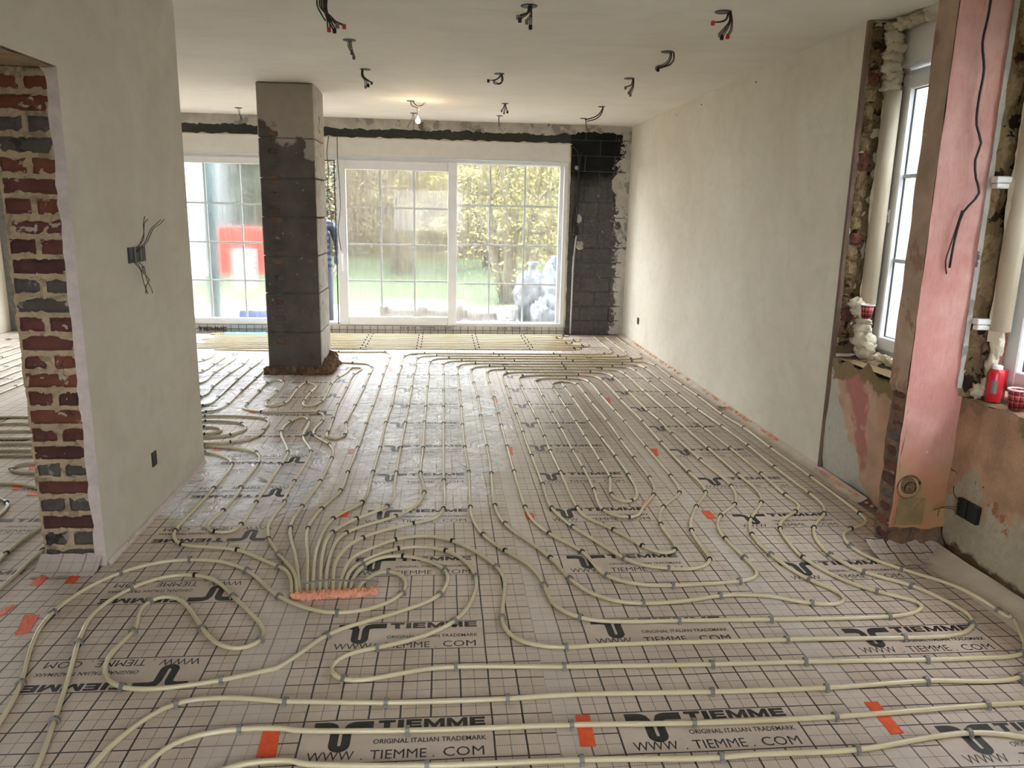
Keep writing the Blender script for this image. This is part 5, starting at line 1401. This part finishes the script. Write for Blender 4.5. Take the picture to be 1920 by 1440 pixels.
b = MB(); b.lathe([(0, 0), (.031, 0), (.033, .004), (.033, .135), (.028, .147), (.022, .15)], 2.525, 3.225, .803, 22); b.build('body', M_CANRED, t, (2.525, 3.225, .803), smooth=True)
b = MB(); b.lathe([(.022, .148), (.022, .165), (.018, .168), (0, .168)], 2.525, 3.225, .803, 18); b.build('cap', M_CUPW, t, (2.525, 3.225, .803), smooth=True)
b = MB()
b.grid(lambda u, v: (2.525+.0336*math.cos(3.6+u*.8), 3.225+.0336*math.sin(3.6+u*.8), .803+.04+v*.06), 6, 1)
b.build('printed_label', M_GREYCON, t, (2.525, 3.225, .803))
b = MB(); b.bbox(2.55, 3.245, .803, 2.60, 3.295, .945, 0, .003)
tag(b.build('red_carton', M_CANRED, None, (2.575, 3.27, .803)), 'red carton standing behind the red can', 'carton')

# ------------------------------------------------------------------ litter
b = MB(); b.grid(lambda u, v: (-2.80+u*.52, 10.06+v*.19+.02*nz(u*5, 2), .012+.02*abs(nz(u*6, v*3))), 16, 6)
tag(b.build('blue_film', M_BLUEFILM, None, (-2.5, 10.1, 0), smooth=True), 'light blue plastic film on the floor before the left glass door', 'plastic film')
random.seed(11)
M_LEAF = plain('dry_leaf', (.42, .22, .08), .8, .3, 20)
def scrap(label, x, y, s, mat, cat):
    b = MB(); b.grid(lambda u, v: (x+(u-.5)*s*1.6, y+(v-.5)*s, .006+.5*s*abs(u-.5)+.01*nz(u*5+x, v*5)), 5, 4)
    return tag(b.build('dry_leaf', mat, None, (x, y, 0)), label, cat)
scrap('dry brown leaf lying on the sheet between the right pipes', 2.003, 5.69, .04, M_LEAF, 'leaf')
scrap('dry brown leaf at the foot of the right wall', 2.40, 6.2, .06, M_LEAF, 'leaf')
def crumbs(label, pts, mat, s):
    b = MB()
    for i, p in enumerate(pts):
        b.blob(p, s*(1+.5*nz(i*1.3)), s*(1.2+.5*nz(i*2.3)), s*.6, .5, 5, 7, 5, seed=i*1.1)
    o = tag(b.build('foam_crumbs', mat, None, pts[0]), label, 'foam crumbs', kind='stuff')
    return o
random.seed(5)
crumbs('orange foam crumbs along the foot of the right wall', [(2.44+random.uniform(-.015, .01), y, .025) for y in [random.uniform(5.2, 9.6) for _ in range(70)]], M_FOAM_O, .012)
crumbs('pink foam crumbs at the near end of the right wall', [(2.43+random.uniform(-.02, .015), y, .02) for y in [random.uniform(3.9, 4.6) for _ in range(26)]], M_FOAM_O, .010)
# ------------------------------------------------------------------ outside, seen through the glass
M_TERR = plain('terrace_paving', (.20, .165, .14), .8, .25, 3, .3)
M_LAWN = plain('lawn_grass', (.032, .050, .009), .9, .3, 4, .6, 40, bdist=.03)
b = MB(); b.box(-60, -60, -.5, 60, 90, -.28)
tag(b.build('ground', M_LAWN), 'grass ground around the house', 'ground', kind='structure')
b = MB(); b.box(-9, 10.58, -.28, 7, 14.2, -.08)
tag(b.build('terrace', M_TERR), 'paved terrace outside the glass doors', 'terrace', kind='structure')
M_BARK = plain('tree_bark', (.11, .085, .055), .9, .3, 8, .5, 30)
def leafmat(name, a, c):
    t = NT(name)
    oi = t.noise(2.5, 3, vec=t.pos(world=True))
    t.col(t.ramp(oi, .3, .7, a, c)); t.rough(.6)
    t.b.inputs['Transmission Weight'].default_value = 0
    return t.mat
LY = leafmat('yellow_green_leaves', (.095, .085, .012), (.20, .155, .030))
LB = leafmat('autumn_leaves', (.075, .052, .025), (.14, .10, .05))
LG = leafmat('dark_green_leaves', (.02, .035, .01), (.04, .06, .02))
def tree(label, x, y, h, rx, stems, nleaf, lm, ls, z0=.8, seed=1, grp='trees and shrubs in the garden'):
    rnd = random.Random(seed)
    t = empty('garden_tree', (x, y, -.28))
    tag(t, label, 'tree', grp)
    b = MB()
    tips = []
    for s in range(stems):
        a = rnd.uniform(0, 6.28)
        px, py = x+.25*math.cos(a), y+.25*math.sin(a)
        pts = [(px, py, -.28)]
        lean = rnd.uniform(.15, .5)
        for k in range(1, 7):
            px += math.cos(a)*lean*h/14+rnd.uniform(-.1, .1); py += math.sin(a)*lean*h/14+rnd.uniform(-.1, .1)
            pts.append((px, py, -.28+h*.85*k/6))
            if k > 1:
                for _ in range(3):
                    a2 = rnd.uniform(0, 6.28); L = rnd.uniform(.4, 1)*rx*.6
                    e = (px+math.cos(a2)*L, py+math.sin(a2)*L, pts[-1][2]+rnd.uniform(0, .6)*L)
                    b.tube([pts[-1], tuple((pts[-1][i]+e[i])/2+(.08*L if i == 2 else 0) for i in range(3)), e], [.025, .016, .006], 5)
                    tips.append(e)
        b.tube(pts, [.09*h/5*(1-k/8) for k in range(len(pts))], 7)
    b.build('trunk', M_BARK, t, (x, y, -.28), smooth=True)
    q = MB()
    for i in range(nleaf):
        e = rnd.choice(tips)
        r = rx*.42
        c = Vector((e[0]+rnd.gauss(0, r*.6), e[1]+rnd.gauss(0, r*.6), max(z0*.2, e[2]+rnd.gauss(0, r*.6))))
        d1 = Vector((rnd.gauss(0, 1), rnd.gauss(0, 1), rnd.gauss(0, 1))).normalized()
        d2 = d1.orthogonal().normalized()
        s_ = ls*rnd.uniform(.6, 1.3)
        q.quad(tuple(c-d1*s_), tuple(c+d2*s_*.5), tuple(c+d1*s_), tuple(c-d2*s_*.5))
    q.build('foliage', lm, t, (x, y, -.28))
    return t
tree('yellow green many-stemmed tree right behind the glass, middle of the right pane', 1.55, 16.5, 5.2, 2.2, 6, 16000, LY, .045, seed=3)
tree('yellowish shrub tree behind the plastic bags', 3.6, 18, 5.0, 2.2, 5, 12000, LY, .05, seed=5)
tree('brown autumn tree behind the middle sliding door', -1.2, 24, 7.0, 3.2, 4, 16000, LB, .07, seed=8)
tree('tall brown tree farther back between the two doors', 1.8, 27, 8.0, 3.6, 4, 16000, LB, .075, seed=9)
tree('dark green tree at the left end of the lawn', -5.2, 26, 7.5, 3.4, 4, 14000, LG, .08, seed=12)
tree('dark green tree at the right end of the garden', 6.5, 25, 7.5, 3.2, 4, 14000, LG, .08, seed=14)
def hedge(label, x0, x1, y, h, n, mat, seed):
    rnd = random.Random(seed)
    q = MB()
    for i in range(n):
        c = Vector((rnd.uniform(x0, x1), y+rnd.uniform(-.5, .5), rnd.uniform(-.2, h*(.85+.15*math.sin(i)))))
        d1 = Vector((rnd.gauss(0, 1), rnd.gauss(0, 1), rnd.gauss(0, 1))).normalized(); d2 = d1.orthogonal().normalized()
        s_ = .11*rnd.uniform(.6, 1.3)
        q.quad(tuple(c-d1*s_), tuple(c+d2*s_*.6), tuple(c+d1*s_), tuple(c-d2*s_*.6))
    q.box(x0, y-.3, -.28, x1, y+.3, h*.85)
    o = q.build('hedge', mat, None, ((x0+x1)/2, y, -.28))
    tag(o, label, 'hedge')
hedge('tall hedge closing the garden behind the lawn', -16, 16, 33, 5.0, 22000, LB, 2)
# pale neighbouring garage
M_GAR = plain('pale_render', (.20, .205, .21), .8, .06)
g = empty('neighbour_house', (-9.5, 24, -.28)); tag(g, 'pale neighbouring house far behind the left glass door', 'building')
b = MB(); b.box(-14, 22, -.28, -6.2, 27, 4.6); b.build('wall', M_GAR, g, (-9.5, 24, -.28))
b = MB(); b.poly([(-14.3, 21.7, 4.6), (-5.9, 21.7, 4.6), (-5.9, 24.5, 6.6), (-14.3, 24.5, 6.6)]); b.poly([(-14.3, 27.3, 4.6), (-5.9, 27.3, 4.6), (-5.9, 24.5, 6.6), (-14.3, 24.5, 6.6)]); b.build('roof', plain('slate_roof', (.12, .11, .11), .8), g, (-9.5, 24, -.28))
g = empty('side_light_block', (7, 3, -.28)); tag(g, 'added pale house block cutting daylight at the side windows', 'building')  # house block added to cut the sky light reaching the side windows
b = MB(); b.box(5.6, -8, -.28, 10, 12.5, 5.5); b.build('wall', plain('cream_render', (.38, .39, .41), .8, .05), g, (7, 3, -.28))
b = MB(); b.poly([(5.3, -8.2, 5.5), (5.3, 12.7, 5.5), (7.8, 12.7, 7.4), (7.8, -8.2, 7.4)]); b.poly([(10.3, -8.2, 5.5), (10.3, 12.7, 5.5), (7.8, 12.7, 7.4), (7.8, -8.2, 7.4)]); b.build('roof', plain('tile_roof', (.16, .08, .06), .8), g, (7, 3, -.28))
# teal post of the terrace roof
M_TEAL = plain('grey_green_post', (.05, .08, .08), .5, .05)
b = MB(); b.bbox(-3.32, 11.4, -.08, -3.17, 11.55, 2.9, 0, .01); b.bbox(-3.36, 11.36, -.08, -3.13, 11.59, -.03, 0, .005)
tag(b.build('terrace_post', M_TEAL, None, (-3.25, 11.47, -.08)), 'grey green post standing outside the left glass door', 'post')
# orange site barrier with a white board
ob = empty('site_barrier', (-3.1, 13.0, -.28)); tag(ob, 'red orange mesh barrier outside the left glass door', 'barrier')
M_OR = plain('red_orange_plastic', (.28, .03, .015), .5, .1)
b = MB(); b.bbox(-3.7, 13.0, .55, -2.5, 13.06, 1.30, 0, .01)
b.build('panel', M_OR, ob, (-3.1, 13, -.28))
for x in (-3.65, -2.6):
    b = MB(); b.bbox(x, 12.98, -.28, x+.06, 13.08, 1.35, 0, .005); b.build('leg', M_OR, ob, (-3.1, 13, -.28))
b = MB(); b.bbox(-3.32, 12.96, .35, -2.98, 12.985, .95, 0, .004); b.build('white_board', plain('white_board', (.3, .29, .28), .5), ob, (-3.1, 13, -.28))
for i in range(5):
    b = MB(); b.box(-3.29, 12.955, .45+i*.09, -3.01, 12.958, .475+i*.09); b.build('board_line', M_GREYCON, ob, (-3.1, 13, -.28))
tb_ = empty('tool_box', (-2.75, 11.7, -.08)); tag(tb_, 'blue tool box on the terrace left of the column', 'box')
M_BLU = plain('blue_plastic', (.03, .08, .30), .4, .1)
b = MB(); b.bbox(-2.98, 11.6, -.08, -2.52, 11.85, .12, 0, .015); b.build('body', M_BLU, tb_, (-2.75, 11.7, -.08))
b = MB(); b.bbox(-2.99, 11.59, .12, -2.51, 11.86, .18, 0, .012); b.build('lid', M_METAL, tb_, (-2.75, 11.7, -.08))
b = MB(); b.tube(spline([(-2.85, 11.72, .18), (-2.83, 11.72, .24), (-2.67, 11.72, .24), (-2.65, 11.72, .18)]), .012, 6); b.build('handle', M_BLACKBOX, tb_, (-2.75, 11.7, -.08))
# pallets and planks
M_PLK = plain('weathered_plank', (.19, .15, .12), .8, .2, 6)
def pallet(label, x, y, z, w, d, rz):
    t = empty('wooden_pallet', (x, y, z)); tag(t, label, 'pallet', 'pallets on the terrace')
    t.rotation_euler = (0, 0, rz)
    for i in range(6):
        b = MB(); b.bbox(-w/2, -d/2+i*d/6, .11, w/2, -d/2+i*d/6+d/6*.72, .135, 0, .003)
        o = bpy.data.objects.new('board', b.mesh('board', M_PLK)); COL.objects.link(o); o.parent = t
    for i in range(3):
        b = MB(); b.bbox(-w/2+i*(w-.1)/2, -d/2, 0, -w/2+i*(w-.1)/2+.1, d/2, .108, 0, .003)
        o = bpy.data.objects.new('runner', b.mesh('runner', M_PLK)); COL.objects.link(o); o.parent = t
pallet('lower wooden pallet outside the middle door', -.35, 12.3, -.08, 1.3, .8, .05)
pallet('upper wooden pallet outside the middle door', -.30, 12.32, .058, 1.3, .8, -.04)
pallet('wooden pallet lying outside the right door pane', .95, 12.7, -.08, 1.2, .8, .3)
for i in range(4):
    b = MB(); b.bbox(-1.6+.12*i, 12.75+.10*i, .0, 1.3+.1*i, 12.83+.10*i, .035, 0, .003)
    b.v = [(v[0], v[1], v[2]-.08+.0) for v in b.v]
    tag(b.build('plank', M_PLK, None, (0, 12.8+.1*i, -.08)), ['plank nearest the glass doors on the terrace', 'second plank from the glass doors on the terrace', 'third plank from the glass doors on the terrace', 'plank farthest out on the terrace'][i], 'plank', 'planks on the terrace')
# bucket and bags
bk = empty('bucket', (.98, 11.55, -.08)); tag(bk, 'white bucket on the terrace left of the plastic bags', 'bucket')
b = MB(); b.lathe([(0, .01), (.125, .01), (.13, 0), (.16, .28), (.152, .28), (.12, .02), (0, .02)], .98, 11.55, -.08, 24); b.build('body', plain('white_bucket_plastic', (.35, .34, .33), .4), bk, (.98, 11.55, -.08), smooth=True)
b = MB(); b.lathe([(.160, .272), (.168, .275), (.168, .29), (.158, .29)], .98, 11.55, -.08, 24); b.build('rim', M_CUPW, bk, (.98, 11.55, -.08))
b = MB(); b.tube(spline([(.82, 11.55, .17), (.86, 11.41, .08), (.98, 11.38, .05), (1.10, 11.41, .08), (1.14, 11.55, .17)]), .005, 6); b.build('handle', M_METAL, bk, (.98, 11.55, -.08))
def m_bag(name, c):
    t = NT(name)
    t.col(t.ramp(t.noise(7, 5, vec=t.pos(world=True)), .35, .65, tuple(x*.55 for x in c), c)); t.rough(.25)
    t.bump(t.noise(16, 6, .65, t.pos(world=True)), 1.0, .05)
    return t.mat
M_BAG = m_bag('grey_plastic_bag', (.2, .215, .24)); M_BAG2 = m_bag('clear_bluish_bag', (.28, .31, .35))
def bag(label, x, y, rx, h, mat, seed):
    t = empty('plastic_bag', (x, y, -.08)); tag(t, label, 'bag', 'rubbish bags on the terrace')
    b = MB(); b.blob((x, y, -.08+h*.48), rx, rx*.8, h*.50, .3, 6, 28, 18, seed=seed); b.build('sack', mat, t, (x, y, -.08), smooth=True)
    b = MB(); b.lathe([(.04, 0), (.03, .04), (.09, .16), (.05, .17)], x, y, -.10+h*.97, 10); b.build('tied_neck', mat, t, (x, y, -.08), smooth=True)
bag('tall clear bag of rubbish beside the right end of the doors', 1.72, 11.65, .30, .95, M_BAG2, 2.2)
bag('grey rubbish bag leaning left of the tall clear bag', 1.38, 11.75, .27, .85, M_BAG, 5.5)
bag('low bluish rubbish bag in front of the other bags', 1.58, 11.25, .26, .5, M_BAG2, 9.1)

# ------------------------------------------------------------------ person standing outside the open door
px, py, pz = -1.70, 10.98, -.08
pr = empty('person', (px, py, pz))
tag(pr, 'person in a dark blue padded jacket standing in the open door behind the column', 'person')
J = {'pelvis': (0, 0, .95, .15, .12), 'belly': (0, .01, 1.10, .165, .13), 'chest': (0, .01, 1.32, .19, .14), 'sh': (0, .02, 1.48, .12, .11), 'neck': (0, .01, 1.56, .06, .06),
     'hl': (-.10, 0, .88, .10, .11), 'kl': (-.11, -.03, .50, .068, .072), 'al': (-.11, .03, .09, .048, .052), 'tl': (-.12, -.13, .035, .045, .034),
     'hr': (.10, 0, .88, .10, .11), 'kr': (.12, -.02, .50, .068, .072), 'ar': (.13, .04, .09, .048, .052), 'tr': (.15, -.12, .035, .045, .034),
     'shl': (-.20, .02, 1.46, .075, .075), 'el': (-.27, .04, 1.17, .062, .062), 'wl': (-.24, -.10, .95, .042, .042),
     'shr': (.20, .02, 1.46, .075, .075), 'er': (.28, .05, 1.17, .062, .062), 'wr': (.25, -.10, .94, .042, .042)}
E_ = [('pelvis', 'belly'), ('belly', 'chest'), ('chest', 'sh'), ('sh', 'neck'), ('pelvis', 'hl'), ('hl', 'kl'), ('kl', 'al'), ('al', 'tl'), ('pelvis', 'hr'), ('hr', 'kr'), ('kr', 'ar'), ('ar', 'tr'), ('sh', 'shl'), ('shl', 'el'), ('el', 'wl'), ('sh', 'shr'), ('shr', 'er'), ('er', 'wr')]
def skinned(name, J, E, root, mat, parent, lv=2):
    ks = list(J)
    me = bpy.data.meshes.new(name)
    me.from_pydata([J[k][:3] for k in ks], [(ks.index(a), ks.index(c)) for a, c in E], [])
    me.materials.append(mat)
    o = bpy.data.objects.new(name, me); COL.objects.link(o); o.parent = parent
    m = o.modifiers.new('skin', 'SKIN'); m.use_smooth_shade = True
    if not me.skin_vertices:
        me.attributes.new('skin', 'FLOAT', 'POINT')
    for i, k in enumerate(ks):
        sv = me.skin_vertices[0].data[i]
        sv.radius = (J[k][3], J[k][4]); sv.use_root = (k == root)
    ss = o.modifiers.new('sub', 'SUBSURF'); ss.levels = lv; ss.render_levels = lv
    return o
def m_cloth():
    t = NT('jacket_and_trousers')
    x, y, z = t.sep(t.pos())
    c = t.mix(t.math('GREATER_THAN', z, .86), (.055, .06, .075), (.018, .022, .045))
    c = t.mix(t.math('LESS_THAN', z, .09), c, (.45, .44, .43))
    t.col(c); t.rough(.6)
    w = t.math('SINE', t.math('MULTIPLY', z, 75.0))
    t.bump(t.math('MULTIPLY', w, t.math('GREATER_THAN', z, .86)), .4, .02)
    return t.mat
try:
    body = skinned('body', J, E_, 'pelvis', m_cloth(), pr)
except Exception as ex:
    print('skin failed', ex)
M_SKIN = plain('skin', (.50, .30, .22), .5, .06); M_HAIR = plain('dark_hair', (.03, .02, .015), .6, .2)
b = MB()
def headf(u, v):
    th = math.pi*v; ph = 2*math.pi*u
    x = .076*math.sin(th)*math.cos(ph); y = .095*math.sin(th)*math.sin(ph); z = .118*math.cos(th)
    if y < 0: y *= .95+.03*math.cos(th)
    if z < -.03: x *= 1-.25*(-z-.03)/.09; y *= 1-.12*(-z-.03)/.09
    n = math.exp(-((x/.014)**2+((z+.012)/.024)**2)) if y < 0 else 0
    br = math.exp(-((z-.028)/.012)**2)*.004 if y < 0 else 0
    mo = math.exp(-((x/.026)**2+((z+.060)/.008)**2))*.006 if y < 0 else 0
    return (x, y-.022*n-br-mo, 1.70+z)
b.grid(headf, 32, 24); o = bpy.data.objects.new('head', b.mesh('head', M_SKIN, smooth=True)); COL.objects.link(o); o.parent = pr; o.rotation_euler = (0, 0, .3)
for s_ in (-1, 1):
    b = MB(); b.blob((s_*.078, .012, 1.70), .012, .022, .032, .1, 3, 10, 8); q = bpy.data.objects.new('ear', b.mesh('ear', M_SKIN, smooth=True)); COL.objects.link(q); q.parent = o
    b = MB(); b.blob((s_*.030, -.086, 1.712), .011, .006, .006, .02, 3, 10, 8); q = bpy.data.objects.new('eye', b.mesh('eye', M_BLACKBOX, smooth=True)); COL.objects.link(q); q.parent = o
b = MB(); b.grid(lambda u, v: tuple(Vector((0, .006, 1.715))+Vector((.088*math.sin(math.pi*.62*v)*math.cos(2*math.pi*u), .104*math.sin(math.pi*.62*v)*math.sin(2*math.pi*u)*(1 if math.sin(2*math.pi*u) > 0 else .80), .125*math.cos(math.pi*.62*v)*(1 if math.sin(2*math.pi*u) > 0 else 1)+(.05*v if math.sin(2*math.pi*u) < 0 else 0)))), 24, 10)
q = bpy.data.objects.new('hair', b.mesh('hair', M_HAIR, smooth=True)); COL.objects.link(q); q.parent = o
b = MB(); b.blob((0, .06, 1.54), .13, .09, .075, .2, 4, 18, 10); q = bpy.data.objects.new('hood', b.mesh('hood', plain('navy_hood', (.02, .024, .05), .6), smooth=True)); COL.objects.link(q); q.parent = pr
for s_ in (-1, 1):
    hd_ = MB()
    wx, wy, wz = s_*.245, -.11, .93
    hd_.blob((wx, wy-.02, wz-.05), .022, .040, .048, .05, 3, 12, 8)
    for k in range(4):
        fx = wx+s_*.004; fy = wy-.052+k*.020
        L_ = (.062, .072, .070, .056)[k]
        hd_.tube(spline([(fx, fy, wz-.08), (fx-s_*.004, fy-.002, wz-.08-L_*.5), (fx-s_*.016, fy, wz-.08-L_)]), [.0095]*0 or .0088, 7)
    hd_.tube(spline([(wx-s_*.010, wy-.045, wz-.035), (wx-s_*.022, wy-.066, wz-.06), (wx-s_*.026, wy-.068, wz-.088)]), .0098, 7)
    q = bpy.data.objects.new('hand', hd_.mesh('hand', M_SKIN, smooth=True)); COL.objects.link(q); q.parent = pr
